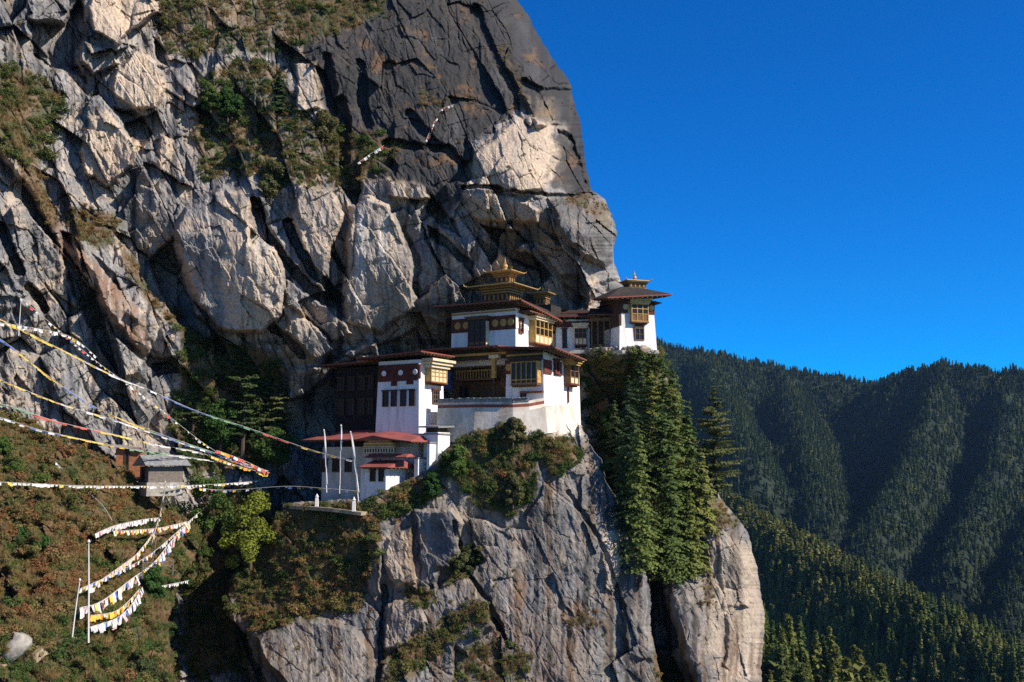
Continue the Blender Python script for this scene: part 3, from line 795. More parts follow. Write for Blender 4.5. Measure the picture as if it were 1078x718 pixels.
# ------------------------------------------------------------------ buildings
class B:
    """a building whose near bottom corner stands at a picture point; local x runs right along its front, local y back along its right side"""
    def __init__(s, name, px, py, d, yaw, label, cat):
        s.o = P(px, py, d)
        s.a = math.radians(yaw)
        s.ex = Vector((math.cos(s.a), -math.sin(s.a), 0)); s.ey = Vector((math.sin(s.a), math.cos(s.a), 0))
        s.e = empty(name, s.o, -s.a, label, cat)
    def _solve(s, px, base, dr, dz=0):
        k = (px - W0 / 2) / F
        z = s.o.z + dz
        return (k * (base.y * CP + z * SP) - base.x) / (dr.x - k * dr.y * CP)
    def X(s, px, y=0, z=0): return s._solve(px, s.o + s.ey * y, s.ex, z)
    def Y(s, px, x=0, z=0): return s._solve(px, s.o + s.ex * x, s.ey, z)
    def Z(s, py, x=0, y=0):
        w = s.o + s.ex * x + s.ey * y
        k = (H0 / 2 - py) / F
        return w.y * (SP + k * CP) / (CP - k * SP) - s.o.z
    def P(s, x, y, z): return s.o + s.ex * x + s.ey * y + Vector((0, 0, z))

def fbox(mb, face, u0, u1, o0, o1, z0, z1, at=0.0):
    """box on a face: u along it, o outward from it. front: x / -y, side: y / +x, left: -y / -x"""
    if face == 'f': return mb.box(u0, u1, at - o1, at - o0, z0, z1)
    if face == 's': return mb.box(at + o0, at + o1, u0, u1, z0, z1)
    return mb.box(at - o1, at - o0, u0, u1, z0, z1)

def window(par, face, u0, u1, z0, z1, at=0.0, frame='wood', cols=1, rws=1, proud=.12, lintel=True, name='window', fw=.12, lint='maroon'):
    if u0 > u1: u0, u1 = u1, u0
    mb = MB()
    for (a, b, c, d) in [(u0, u0 + fw, z0, z1), (u1 - fw, u1, z0, z1), (u0 + fw, u1 - fw, z0, z0 + fw), (u0 + fw, u1 - fw, z1 - fw, z1)]:
        fbox(mb, face, a, b, -.05, proud, c, d, at)
    for i in range(1, cols):
        u = u0 + (u1 - u0) * i / cols
        fbox(mb, face, u - fw * .35, u + fw * .35, -.04, proud * .85, z0 + fw, z1 - fw, at)
    for i in range(1, rws):
        z = z0 + (z1 - z0) * i / rws
        fbox(mb, face, u0 + fw, u1 - fw, -.03, proud * .7, z - fw * .3, z + fw * .3, at)
    w = mb.build(name, M[frame], par)
    fbox(MB(), face, u0, u1, 0, 0, z0, z1)
    p = MB(); fbox(p, face, u0 + fw, u1 - fw, -.03, .02, z0 + fw, z1 - fw, at); p.build('pane', M['glass'], w)
    if lintel:
        q = MB(); fbox(q, face, u0 - .12, u1 + .12, -.05, proud + .12, z1 + .003, z1 + .2, at); q.build('lintel', M[lint], w)
    return w

def bay(par, face, u0, u1, z0, z1, out, at=0.0, cols=3, rws=2, frame='ochre', panel='cream', corn='cream', corn_h=.55, corn_out=.45, skirt=.3, base='maroon', glass=True, name='bay_window'):
    """projecting timber bay: carved frame, panes, stepped cornice above, panel skirt and bracket row below"""
    if u0 > u1: u0, u1 = u1, u0
    mb = MB()
    fbox(mb, face, u0 + .06, u1 - .06, -.1, out - .12, z0 + .05, z1, at)
    zs = z0 + (z1 - z0) * skirt
    fw = max(.09, (u1 - u0) / cols * .13)
    for i in range(cols + 1):
        u = u0 + (u1 - u0 - fw) * i / cols
        fbox(mb, face, u, u + fw, out - .12, out + .04, z0 + .05, z1, at)
    for z in [z0 + .05, zs, z1 - .12] + [zs + (z1 - zs) * (i + 1) / rws for i in range(rws - 1)]:
        fbox(mb, face, u0 + .01, u1 - .01, out - .11, out + .025, z, z + .11, at)
    w = mb.build(name, M[frame], par)
    p = MB(); fbox(p, face, u0 + .1, u1 - .1, out - .12, out - .06, zs + .11, z1 - .12, at)
    p.build('pane', M['glass'] if glass else M[panel], w)
    p = MB(); fbox(p, face, u0 + .1, u1 - .1, out - .12, out - .04, z0 + .16, zs, at)
    p.build('panel', M[panel], w)
    c = MB()
    for i in range(3):
        fbox(c, face, u0 - corn_out * (i + 1) / 3, u1 + corn_out * (i + 1) / 3, -.08, out + corn_out * (i + 1) / 3, z1 + .004 + corn_h * i / 3, z1 + corn_h * (i + .86) / 3, at)
    c.build('cornice', M[corn], w)
    s_ = MB()
    n = max(3, int((u1 - u0) / .35))
    fbox(s_, face, u0 - .05, u1 + .05, -.08, out + .08, z0 - .14, z0 + .045, at)
    for i in range(n):
        u = u0 + (u1 - u0) * (i + .2) / n
        fbox(s_, face, u, u + .16, -.06, out * .8, z0 - .34, z0 - .142, at)
    s_.build('bracket_row', M[base], w)
    return w

def frieze(par, spans, discs, z0, z1, face='f', at=0.0, m='maroon', dm='ochre', r=None, proud=.06, notch=None):
    """painted band under the eaves with its round bosses"""
    fs_ = []
    for u0, u1 in spans:
        mb = MB(); fbox(mb, face, u0, u1, -.05, proud, z0, z1, at); fs_.append(mb.build('frieze', M[m], par))
    f = fs_[0]
    for u0, u1, zz in (notch or []):
        mb = MB(); fbox(mb, face, u0, u1, -.05, proud, zz, z0 - .004, at); mb.build('drop_panel', M[m], f)
    r = r or (z1 - z0) * .28
    for u in discs:
        d = MB(); zc = (z0 + z1) / 2
        ring = [(r * math.cos(q * math.pi / 8), r * math.sin(q * math.pi / 8)) for q in range(16)]
        if face == 'f': d.rings([[(u + a, at - proud + .01, zc + b) for a, b in ring], [(u + a * .8, at - proud - .07, zc + b * .8) for a, b in ring]])
        elif face == 's': d.rings([[(at + proud - .01, u + a, zc + b) for a, b in ring], [(at + proud + .07, u + a * .8, zc + b * .8) for a, b in ring]])
        d.build('roundel', M[dm], f)
    return f

def roof(par, eave, top, t=.22, m='dark_roof', trim='red_trim', name='roof', rafters=True, trim_h=None):
    """low roof: eave ring (x,y,z of the lower edge), top ring, underside, eave boards and rafters"""
    mb = MB()
    n = len(eave)
    cx = sum(p[0] for p in eave) / n; cy = sum(p[1] for p in eave) / n
    up = [(p[0], p[1], p[2] + t) for p in eave]
    mb.rings([eave, up, top])
    r = mb.build(name, M[m], par)
    tb = MB(); th = trim_h or t * .8
    def outp(p, k, dz):
        dx, dy = p[0] - cx, p[1] - cy; L = math.hypot(dx, dy)
        return (p[0] + dx / L * k, p[1] + dy / L * k, p[2] + dz)
    for i in range(n):
        a, b = eave[i], eave[(i + 1) % n]
        A, Bq = outp(a, .06, t * .3), outp(b, .06, t * .3)
        A2, B2 = outp(a, -.04, t * .3), outp(b, -.04, t * .3)
        tb.add([A, Bq, B2, A2] + [(q[0], q[1], q[2] + th) for q in (A, Bq, B2, A2)], [(3, 2, 1, 0), (4, 5, 6, 7), (0, 1, 5, 4), (1, 2, 6, 5), (2, 3, 7, 6), (3, 0, 4, 7)])
    tb.build('eave_board', M[trim], r)
    if rafters:
        rb = MB()
        for i in range(n):
            a, b = Vector(eave[i]), Vector(eave[(i + 1) % n])
            L = (b - a).length; k = max(2, int(L / .8))
            inn = Vector((cx, cy, 0))
            for j in range(1, k):
                p = a.lerp(b, j / k)
                dv = Vector((cx - p.x, cy - p.y, 0)); nrm = Vector((-(b - a).y, (b - a).x, 0)).normalized()
                if nrm.dot(dv) < 0: nrm = -nrm
                q = p + nrm * min(1.3, dv.length * .6)
                s = (b - a).normalized() * .07
                rb.add([p - s + Vector((0, 0, -.12)), p + s + Vector((0, 0, -.12)), q + s + Vector((0, 0, -.12)), q - s + Vector((0, 0, -.12)),
                        p - s + Vector((0, 0, -.01)), p + s + Vector((0, 0, -.01)), q + s + Vector((0, 0, -.01)), q - s + Vector((0, 0, -.01))],
                       [(3, 2, 1, 0), (4, 5, 6, 7), (0, 1, 5, 4), (1, 2, 6, 5), (2, 3, 7, 6), (3, 0, 4, 7)])
        rb.build('rafter_row', M['wood'], r)
    return r

def finial(par, x, y, z, h, m='gold'):
    mb = MB(); r = h * .2
    mb.lathe([(r * 1.3, 0), (r * 1.3, h * .06), (r * .7, h * .1), (r * .8, h * .16), (r * 1.1, h * .25), (r * .95, h * .38), (r * .45, h * .46), (r * .6, h * .52), (r * .3, h * .6), (r * .34, h * .66), (r * .12, h * .8), (.02, h)], (x, y, z))
    return mb.build('finial', M[m], par)

def lantern(b, par, xr, body_l, body_r, z0, z1, over, roof_h, fin, d=None, yf=0.0, tier_m='wood', depth_=None, tips=True):
    D = depth_ if depth_ is not None else (body_r - body_l)
    x0, x1, y0, y1 = body_l, body_r, yf, yf + D
    mb = MB().box(x0, x1, y0, y1, z0, z1 - .002)
    bd = mb.build('lantern_body', M['timber'], par)
    g = MB()
    h = z1 - z0
    for (o, a, c) in [(.06, .08, .2), (.12, .62, .72), (.26, .76, .86), (.42, .9, .997)]:
        g.box(x0 - o, x1 + o, y0 - o, y1 + o, z0 + h * a, z0 + h * c)
    n = max(3, int((x1 - x0) / .7))
    for i in range(n):
        u = x0 + (x1 - x0) * (i + .5) / n; v = y0 + (y1 - y0) * (i + .5) / n
        g.box(u - .13, u + .13, y0 - .07, y0 + .02, z0 + h * .26, z0 + h * .55)
        g.box(x1 - .02, x1 + .07, v - .13, v + .13, z0 + h * .26, z0 + h * .55)
    g.build('gilt_moulding', M['gilt_dull'], bd)
    e = [(x0 - over, y0 - over, z1), (x1 + over, y0 - over, z1), (x1 + over, y1 + over, z1), (x0 - over, y1 + over, z1)]
    k = .28
    cx, cy = (x0 + x1) / 2, (y0 + y1) / 2
    tp = [(cx + (p[0] - cx) * k, cy + (p[1] - cy) * k, z1 + roof_h) for p in e]
    rf = roof(par, e, tp, t=.14, m='gold', trim='gold', name='gilt_roof', rafters=False)
    if tips:
        for p in e:
            tmb = MB(); dx, dy = p[0] - cx, p[1] - cy; L = math.hypot(dx, dy)
            tmb.tube([(p[0] - dx / L * .1, p[1] - dy / L * .1, p[2] + .15), (p[0] + dx / L * .25, p[1] + dy / L * .25, p[2] + .2), (p[0] + dx / L * .38, p[1] + dy / L * .38, p[2] + .5)], [.09, .07, .03])
            tmb.build('corner_tip', M['gold'], rf)
    if fin:
        finial(par, cx, cy, z1 + roof_h, fin)
    return bd

# ---- 1 upper temple
b = B('temple_hall', 543, 372, 152, 30, 'upper white temple with maroon frieze and two gilded lantern tiers on its roof', 'temple')
xl = b.X(474.5); yb = b.Y(606)
zt = b.Z(321)
MB().taper(xl, 0, 0, yb, -1.5, zt, .12).build('wall', M['plaster'], b.e)
z345, z331 = b.Z(346), b.Z(331)
xw0, xw1 = b.X(496), b.X(514.5)
frieze(b.e, [(xl + .02, xw0), (xw1, -.003)], [xl + 1.2, xl + 2.7, xw1 + 1.1, xw1 + 2.5, xw1 + 3.8], z345, z331, at=.08, m='maroon', dm='ochre', proud=.1)
mb = MB(); fbox(mb, 'f', xl + .05, -.06, -.02, .1, b.Z(327), b.Z(325), .12); mb.build('gilt_band', M['ochre'], b.e)
bay(b.e, 'f', xw0, xw1, b.Z(362), b.Z(334), .95, at=.05, cols=3, rws=3, frame='timber', panel='wood', corn='wood', corn_h=.5, skirt=.15)
mb = MB(); mb.box(xw1 - .02, xw1 + .06, -.88, .05, b.Z(361), b.Z(336)); mb.build('bay_cheek', M['cream'], b.e)
ys = lambda px: b.Y(px)
zs = lambda py, px: b.Z(py, 0, b.Y(px))
frieze(b.e, [(.003, yb - .1)], [1.2, yb * .62], b.Z(345), b.Z(329), 's', at=-.08, m='plaster', dm='cream', proud=.1)
window(b.e, 's', ys(546), ys(550.5), zs(351, 548), zs(336, 548), at=0, frame='maroon', fw=.28, proud=.2, lint='maroon')
bay(b.e, 's', ys(557), ys(575), zs(363, 566), zs(339, 566), 1.1, at=0, cols=4, rws=2, frame='ochre', panel='cream', corn='cream', corn_h=.9, corn_out=.7, skirt=.35, base='maroon')
window(b.e, 's', ys(580), ys(585), zs(351, 582), zs(338, 582), at=0, frame='maroon', fw=.3, proud=.2)
window(b.e, 's', ys(594), ys(598.5), zs(366, 596), zs(345, 596), at=0, frame='timber', fw=.2)
# main roof
def rp(px, py, x=None, y=None):
    """roof corner: given one plan coordinate, the other from the picture column; height from the picture row"""
    if x is None: x = b.X(px, y, zt)
    if y is None: y = b.Y(px, x, zt)
    return (x, y, b.Z(py, x, y))
ov = 2.0
e0 = rp(457, 324, y=-ov); e1 = rp(549, 317, y=-ov)
e2 = rp(604, 346, x=e1[0]); e3 = (e0[0], e2[1], e0[2] + .3)
cx_, cy_ = (e0[0] + e1[0]) / 2, (e0[1] + e2[1]) / 2
ztop = e1[2] + .55
roof(b.e, [e0, e1, e2, e3], [(e0[0] + 4.5, 2.2, ztop), (e1[0] - 1.6, 1.6, ztop), (e1[0] - 2.5, yb * .55, ztop), (e0[0] + 4.5, yb * .55, ztop)], t=.26, trim='red_trim')
s0 = (1.9, .9, b.Z(328, 1.9, .9)); s1 = (1.9, yb + 1.0, b.Z(346, 1.9, yb + 1.0)); 
roof(b.e, [(.06, .9, s0[2]), s0, s1, (.06, yb + 1, s1[2])], [(.05, 1.2, s0[2] + .5), (.3, 1.2, s0[2] + .5), (.3, yb, s1[2] + .5), (.05, yb, s1[2] + .5)], t=.18, name='side_roof')
# lanterns
def eave_stack(bb_, x0, x1, y0, y1, z0, z1, m='timber', k=.5):
    # stepped dark beam courses that carry the eaves
    mb = MB(); n = 3
    for i in range(n):
        o = .12 + k * (i + 1) / n
        mb.box(x0 - o, x1 + o, y0 - o, y1 + o, z0 + (z1 - z0) * i / n + .003, z0 + (z1 - z0) * (i + .97) / n)
    return mb.build('eave_beams', M[m], bb_.e)
eave_stack(b, xl + .9, -.9, .9, 3, b.Z(326.5), e0[2] - .02, k=1.6)
def lan(pxl, pxr, pyb, pyt, over, rh, fin, yf):
    l_, r_ = b.X(pxl, yf, zt), b.X(pxr, yf, zt)
    z0, z1 = b.Z(pyb, r_, yf), b.Z(pyt, r_, yf)
    return lantern(b, b.e, None, l_, r_, z0, z1, over, rh, fin, yf=yf, depth_=(r_ - l_) * .8)
lan(508.5, 536, 319, 301, 1.9, .55, 0, 1.6)
lan(521, 535.5, 299, 286, 1.05, .5, 2.1, 2.7)
# ---- small gilt turret behind it
b = B('roof_turret', 572, 325, 163, 25, 'small gilded turret on the dark roof right behind the big lantern', 'turret')
MB().box(-2.6, 1.8, -1.2, 3, -2.2, b.Z(322)).build('base', M['dark_roof'], b.e)
lantern(b, b.e, None, b.X(563.5), b.X(574), b.Z(322) + .01, b.Z(309), .85, .4, .95, depth_=1.7)
# ---- 2 link house right of it
b = B('link_house', 621, 368, 161, 8, 'narrow white house with a cream bay window beside the shaded timber gallery', 'house')
x0 = b.X(585); 
MB().taper(x0, 0, 0, 5, -1.5, b.Z(336), .05).build('wall', M['plaster'], b.e)
bay(b.e, 'f', b.X(605.5), b.X(618), b.Z(364), b.Z(346), .8, cols=3, rws=2, frame='wood', panel='cream', corn='cream', corn_h=.8, corn_out=.4, skirt=.4)
window(b.e, 'f', b.X(592), b.X(597), b.Z(366), b.Z(346), frame='timber', fw=.15)
frieze(b.e, [(x0 + .01, -.01)], [], b.Z(344), b.Z(338), proud=.05, m='maroon')
zz = b.Z(335)
roof(b.e, [(x0 - 1.2, -1.5, zz), (.6, -1.5, zz), (.6, 6, zz), (x0 - 1.2, 6, zz)], [(x0 + .5, 1, zz + .9), (-.5, 1, zz + .9), (-.5, 5, zz + .9), (x0 + .5, 5, zz + .9)], t=.2)
zz = b.Z(327)
MB().box(x0 - 1.5, -.3, 4.95, 9, -1, zz - .01).build('rear_wall', M['timber'], b.e)
roof(b.e, [(x0 - 2.5, 3, zz), (.4, 3, zz), (.4, 10, zz), (x0 - 2.5, 10, zz)], [(x0 - .5, 5, zz + .9), (-.8, 5, zz + .9), (-.8, 9, zz + .9), (x0 - .5, 9, zz + .9)], t=.2, name='rear_roof')
# ---- 3 timber gallery in the shade
b = B('timber_gallery', 651, 368, 158.6, 5, 'dark timber gallery in shade tucked against the rock left of the end tower', 'gallery')
x0 = b.X(621)
MB().box(x0, 0, 2.2, 6, -1, b.Z(322)).build('back_wall', M['timber'], b.e)
MB().box(x0, 0, -.2, 2.19, -1, .05).build('floor', M['stone'], b.e)
for i in range(5):
    xx = x0 + .3 + (-.6 - x0) * i / 4
    MB().box(xx - .11, xx + .11, 0, .22, .055, b.Z(338)).build('post', M['wood'], b.e)
MB().box(x0, 0, -.02, .24, b.Z(338) + .004, b.Z(334)).build('beam', M['wood'], b.e)
MB().box(x0, 0, .05, .12, .7, .82).build('rail', M['wood'], b.e)
zz = b.Z(333)
roof(b.e, [(x0 - .2, -1.2, zz), (.4, -1.2, zz), (.4, 6.6, zz + .3), (x0 - .2, 6.6, zz + .3)], [(x0 + .2, 2, zz + 1.6), (0, 2, zz + 1.6), (0, 6, zz + 1.9), (x0 + .2, 6, zz + 1.9)], t=.2)
# ---- 4 end tower on the ledge
b = B('tower_temple', 692, 368, 157.5, -19, 'white tower temple with gilt cap at the tip of the ledge against the sky', 'temple')
x0 = b.X(652); zt = b.Z(312)
MB().taper(x0, 0, 0, 7.5, -.9, zt, .42).build('wall', M['plaster'], b.e)
zf0, zf1 = b.Z(331), b.Z(318)
q0 = x0 + .33; q1 = -.33
frieze(b.e, [(q0, b.X(661, .3, zf0)), (b.X(683, .3, zf0), q1)], [b.X(686, .3, zf0) - .05, b.X(658, .3, zf0) + .1], zf0, zf1, at=.3, proud=.1, dm='gold', r=.5)
frieze(b.e, [(.2, 7.2)], [], zf0, zf1, 's', at=-.32, proud=.1)
mb = MB(); fbox(mb, 'l', .2, 7.3, -.3, .1, b.Z(345), zt - .05, x0 + .2); mb.build('side_shade_sheet', M['timber'], b.e)  # dark sheet added to paint shade onto the tower's left face
bay(b.e, 'f', b.X(664), b.X(682), b.Z(340), b.Z(321.5), .75, at=.3, cols=3, rws=2, frame='ochre', panel='wood', corn='gold', corn_h=.75, corn_out=.4, skirt=.42, base='wood')
# arched window
wx0, wx1 = b.X(668.5), b.X(678.5)
w = window(b.e, 'f', wx0, wx1, b.Z(359), b.Z(346), at=.12, frame='wood', cols=2, rws=2, proud=.16, lintel=False)
ar = MB(); r_ = (wx1 - wx0) / 2; cxm = (wx0 + wx1) / 2; zc = b.Z(346)
ring = [(cxm + r_ * math.cos(q * math.pi / 10), zc + .003 + r_ * 1.0 * math.sin(q * math.pi / 10)) for q in range(11)]
ar.rings([[(x, -.06, z) for x, z in ring], [(x, .35, z) for x, z in ring]])
ar.build('arch_head', M['timber'], w)
zr = b.Z(303.5, -2, 2)
ea = [(x0 - 2.6, -1.8, b.Z(314.5, x0 - 2.6, -1.8)), (1.7, -1.8, b.Z(311, 1.7, -1.8)), (1.7, 7, b.Z(316, 1.7, 7)), (x0 - 1.2, 7, b.Z(316, x0 - 1.2, 7))]
roof(b.e, ea, [(x0 + 1.2, 1.6, zr), (-1.6, 1.6, zr), (-1.6, 5, zr), (x0 + 1.2, 5, zr)], t=.22)
eave_stack(b, x0 + .42, -.42, .42, 6, b.Z(317), min(q_[2] for q_ in ea) - .02, k=.9)
lb0, lb1 = b.X(662, 2.2, zr), b.X(680, 2.2, zr)
lantern(b, b.e, None, lb0, lb1, zr - .1, b.Z(297, 0, 2.2), .5, .3, 1.5, yf=2.2, depth_=1.9, tier_m='timber')
# ledge wall under tower, gallery and link house
mb = MB()
pl = [P(588, 368.5, 158.5), P(622, 368.3, 157.6), P(655, 368.3, 155.3), P(693.5, 368.5, 157.2)]
for a, q in zip(pl[:-1], pl[1:]):
    t_ = (q - a).normalized(); n_ = Vector((t_.y, -t_.x, 0))
    mb.add([a + Vector((0, 0, -.55)) + n_ * .1, q + Vector((0, 0, -.55)) + n_ * .1, q, a, a + Vector((0, 4, -.55)), q + Vector((0, 4, -.55)), q + Vector((0, 4, 0)), a + Vector((0, 4, 0))],
           [(0, 1, 2, 3), (3, 2, 6, 7), (1, 5, 6, 2), (0, 3, 7, 4), (4, 7, 6, 5), (0, 4, 5, 1)])
o = mb.build('ledge_wall', M['stone'])
tag(o, 'low stone retaining wall along the ledge under the tower and gallery', 'wall')

# ---- 5 lower temple with the courtyard
b = B('courtyard_temple', 573, 446, 146, 30, 'lower white temple with a dark open courtyard, stair and big timber bay', 'temple')
yb = b.Y(612, 0); zt = b.Z(367); xb = b.X(531); xc = b.X(466)
MB().taper(xb, 0, 0, yb, -3, zt, .25).build('wall', M['plaster'], b.e)
# recess: floor, back wall, gallery
yr = 6.0
zfl = b.Z(421, xc, 2)
MB().box(xc - 2, xb - .004, yr, yr + 4, -3, zt - .2).build('back_wall', M['wood'], b.e)
MB().box(xc - 1, xb - .006, .3, yr - .004, -3, zfl).build('court_floor', M['stone'], b.e)
# gallery on posts
zg0, zg1 = b.Z(412, b.X(500), 3), b.Z(396, b.X(500), 3)
x_g0, x_g1 = b.X(480, 3.4, zg0), b.X(519, 3.4, zg0)
g = MB().box(x_g0, x_g1, 3.4, yr - .01, zg1 - .5, zg1 - .25)
gal = g.build('gallery', M['wood'], b.e)
mb = MB(); n = 14
for i in range(n):
    xx = x_g0 + (x_g1 - x_g0 - .12) * i / (n - 1)
    mb.box(xx, xx + .12, 3.45, 3.55, zg1 - .246, zg1 + .9)
mb.box(x_g0, x_g1, 3.42, 3.58, zg1 + .904, zg1 + 1.05)
mb.build('balustrade', M['ochre'], gal)
window(b.e, 'f', b.X(496, yr, 6), b.X(512, yr, 6), zg1 + 1.2, zg1 + 2.6, at=yr, frame='ochre', cols=4, rws=2, lintel=True)
window(b.e, 'f', b.X(484, yr, 3), b.X(494, yr, 3), zfl + .1, zfl + 2.2, at=yr, frame='timber', cols=1, name='door')
# big post with gilt capital
xp = b.X(519.5, .4, 5)
p = MB().box(xp - .14, xp + .14, .4, .68, zfl + .004, zt - .9).build('post', M['timber'], b.e)
MB().box(xp - .3, xp + .3, .3, .78, b.Z(398, xp, .4), b.Z(377, xp, .4)).build('capital', M['ochre'], p)
MB().box(xp - .7, xp + .9, .2, .9, zt - .896, zt - .4).build('capital', M['cream'], p)
for px_ in (487, 503):
    xx = b.X(px_, 3.4, 3)
    MB().box(xx - .1, xx + .1, 3.45, 3.65, zfl + .004, zg1 - .504).build('post', M['timber'], b.e)
MB().box(xc - .5, xb, .4, .8, zt - .36, zt - .02).build('beam', M['ochre'], b.e)
# stair
xs0, xs1 = b.X(527, 1.2, 3), b.X(538, 1.2, 1)
zs0, zs1 = b.Z(401, xs0, 1.2), b.Z(419, xs1, 1.2)
st = MB(); n = 9
for i in range(n):
    t0 = i / n
    st.box(xs0 + (xs1 - xs0) * t0, xs0 + (xs1 - xs0) * (t0 + 1 / n), 1.3, 2.4, zs0 + (zs1 - zs0) * t0 - .16, zs0 + (zs1 - zs0) * t0)
stair = st.build('stair', M['wood'], b.e)
st = MB()
for yy in (1.2, 2.41):
    st.add([(xs0, yy, zs0 - .3), (xs1, yy, zs1 - .3), (xs1, yy + .08, zs1 - .3), (xs0, yy + .08, zs0 - .3), (xs0, yy, zs0 + .1), (xs1, yy, zs1 + .1), (xs1, yy + .08, zs1 + .1), (xs0, yy + .08, zs0 + .1)],
           [(3, 2, 1, 0), (4, 5, 6, 7), (0, 1, 5, 4), (1, 2, 6, 5), (2, 3, 7, 6), (3, 0, 4, 7)])
    st.add([(xs0, yy, zs0 + .75), (xs1, yy, zs1 + .75), (xs1, yy + .07, zs1 + .75), (xs0, yy + .07, zs0 + .75), (xs0, yy, zs0 + .87), (xs1, yy, zs1 + .87), (xs1, yy + .07, zs1 + .87), (xs0, yy + .07, zs0 + .87)],
           [(3, 2, 1, 0), (4, 5, 6, 7), (0, 1, 5, 4), (1, 2, 6, 5), (2, 3, 7, 6), (3, 0, 4, 7)])
    for i in range(5):
        xx = xs0 + (xs1 - xs0) * (i + .3) / 5; zz = zs0 + (zs1 - zs0) * (i + .3) / 5
        st.box(xx, xx + .07, yy + .01, yy + .06, zz + .1, zz + .76)
st.build('stair_rail', M['red_trim'], stair)
# front of the right block
bay(b.e, 'f', b.X(541), b.X(568.5), b.Z(404), b.Z(380), 1.0, at=.1, cols=5, rws=1, frame='ochre', panel='timber', corn='timber', corn_h=.5, skirt=.18, base='wood')
mb = MB(); mb.box(b.X(568.5) - .01, b.X(568.5) + .12, -.94, .1, b.Z(403), b.Z(379)); mb.build('bay_cheek', M['ochre'], b.e)
frieze(b.e, [(xb + .05, b.X(540))], [b.X(535.5)], b.Z(392), b.Z(377), at=.12, m='maroon', dm='ochre', proud=.1)
window(b.e, 'f', b.X(548), b.X(554), b.Z(419), b.Z(411), frame='timber', at=0, lintel=False)
mb = MB(); fbox(mb, 'f', b.X(549), -.01, -.02, .55, b.Z(413.5), b.Z(411.5)); mb.build('sill_ledge', M['red_trim'], b.e)
# lit right side
ys = lambda px: b.Y(px)
zs = lambda py, px: b.Z(py, 0, b.Y(px))
z_a, z_b = b.Z(393), b.Z(378)
frieze(b.e, [(.1, ys(581.5)), (ys(584.5), ys(592))], [], z_a, z_b, 's', at=-.12, proud=.1)
window(b.e, 's', ys(584), ys(588.5), zs(394, 586), zs(379, 586), at=.02, frame='maroon', fw=.35, proud=.2)
bay(b.e, 's', ys(595), ys(604), zs(405, 600), zs(385, 600), .9, at=0, cols=2, rws=2, frame='wood', panel='cream', corn='ochre', corn_h=.9, corn_out=.6, skirt=.35)
mb = MB(); fbox(mb, 's', ys(598), ys(598) + .3, -.02, .1, zs(424, 598), zs(407, 598)); mb.build('drain_pipe', M['maroon'], b.e)
# roofs: two planes meeting at the near corner
zt2 = b.Z(364)
f0 = b.X(519, -1.9, zt2); f1 = b.X(584, -1.9, zt2)
g0 = (f0, -1.9, b.Z(366.5, f0, -1.9)); g1 = (f1, -1.9, b.Z(367, f1, -1.9))
y2 = b.Y(617.5, f1, zt2); g2 = (f1, y2, b.Z(380.5, f1, y2)); g3 = (f0, y2, g2[2] + .6)
zr = g1[2] + .3
roof(b.e, [g0, g1, g2, g3], [(f0 + .4, 1.2, zr + .25), (f1 - 2.6, 1.2, zr + .25), (f1 - 3, y2 * .6, zr), (f0 + .4, y2 * .6, zr)], t=.24)
h1 = b.X(524, -1.2, zt2); h0 = b.X(437, -1.2, zt2)
zz0, zz1 = b.Z(370, h0, -1.2), b.Z(366, h1, -1.2)
roof(b.e, [(h0, -1.2, zz0), (h1, -1.2, zz1 + .1), (h1, 8, zz1 + .6), (h0, 8, zz0 + .6)], [(h0 + 1, 2, zz0 + .45), (h1 - .1, 2, zz1 + .5), (h1 - .1, 7.5, zz1 + .95), (h0 + 1, 7.5, zz0 + .95)], t=.24, name='court_roof')
court = b
MB().box(xc - 3, xb - .01, .95, 1.2, zt - .95, zt + .6).build('upper_panel', M['timber'], b.e)
mb = MB(); fbox(mb, 'f', xb + .3, -.3, -.05, .06, b.Z(376), zt + .05, .22); mb.build('eave_beam', M['timber'], b.e)
mb = MB(); fbox(mb, 'f', xb + .3, -.3, .065, .16, b.Z(373), b.Z(371), .22); mb.build('gilt_band', M['ochre'], b.e)
# blue hanging at the left of the court
mb = MB(); mb.box(b.X(464, 1.5, 4), b.X(474, 1.5, 4), 1.5, 1.56, b.Z(409, b.X(468), 1.5), b.Z(391, b.X(468), 1.5))
o = mb.build('door_curtain', M['blue'], b.e)

# ---- terrace wall with slate coping and red band
tw = [(461, 424, 146.5), (500, 423, 143.8), (540, 423, 142.2), (557, 422, 142.4), (573, 419, 143.4)]
def strip_wall(name, pts_, zlo, zhi, thick, m, parent=None, off=0.0, batter=0.0):
    """polyline wall; zlo/zhi relative to the points"""
    vs, fs = [], []
    V = [P(*p) for p in pts_]
    for i, p in enumerate(V):
        t_ = (V[min(i + 1, len(V) - 1)] - V[max(i - 1, 0)]); t_.z = 0; t_.normalize()
        n_ = Vector((t_.y, -t_.x, 0))
        vs += [p + n_ * (off + batter) + Vector((0, 0, zlo)), p + n_ * off + Vector((0, 0, zhi)), p + n_ * (off - thick) + Vector((0, 0, zhi)), p + n_ * (off - thick) + Vector((0, 0, zlo))]
    k = len(V)
    for i in range(k - 1):
        a, c = i * 4, i * 4 + 4
        for j in range(4):
            fs.append((a + j, c + j, c + (j + 1) % 4, a + (j + 1) % 4))
    fs += [(3, 2, 1, 0), tuple((k - 1) * 4 + j for j in range(4))]
    mb = MB().add(vs, fs)
    return mb.build(name, m, parent)
t0 = empty('terrace_wall', P(500, 446, 143.5), 0, 'curved white terrace wall with red band and slate coping below the open courtyard', 'wall')
def par_to(o, e):
    o.parent = e; o.matrix_parent_inverse = Matrix.Translation(-Vector(e.location)); return o
def strip(name, pts_, zlo, zhi, th, m, off=0.0, batter=0.0):
    return par_to(strip_wall(name, pts_, zlo, zhi, th, m, None, off, batter), t0)
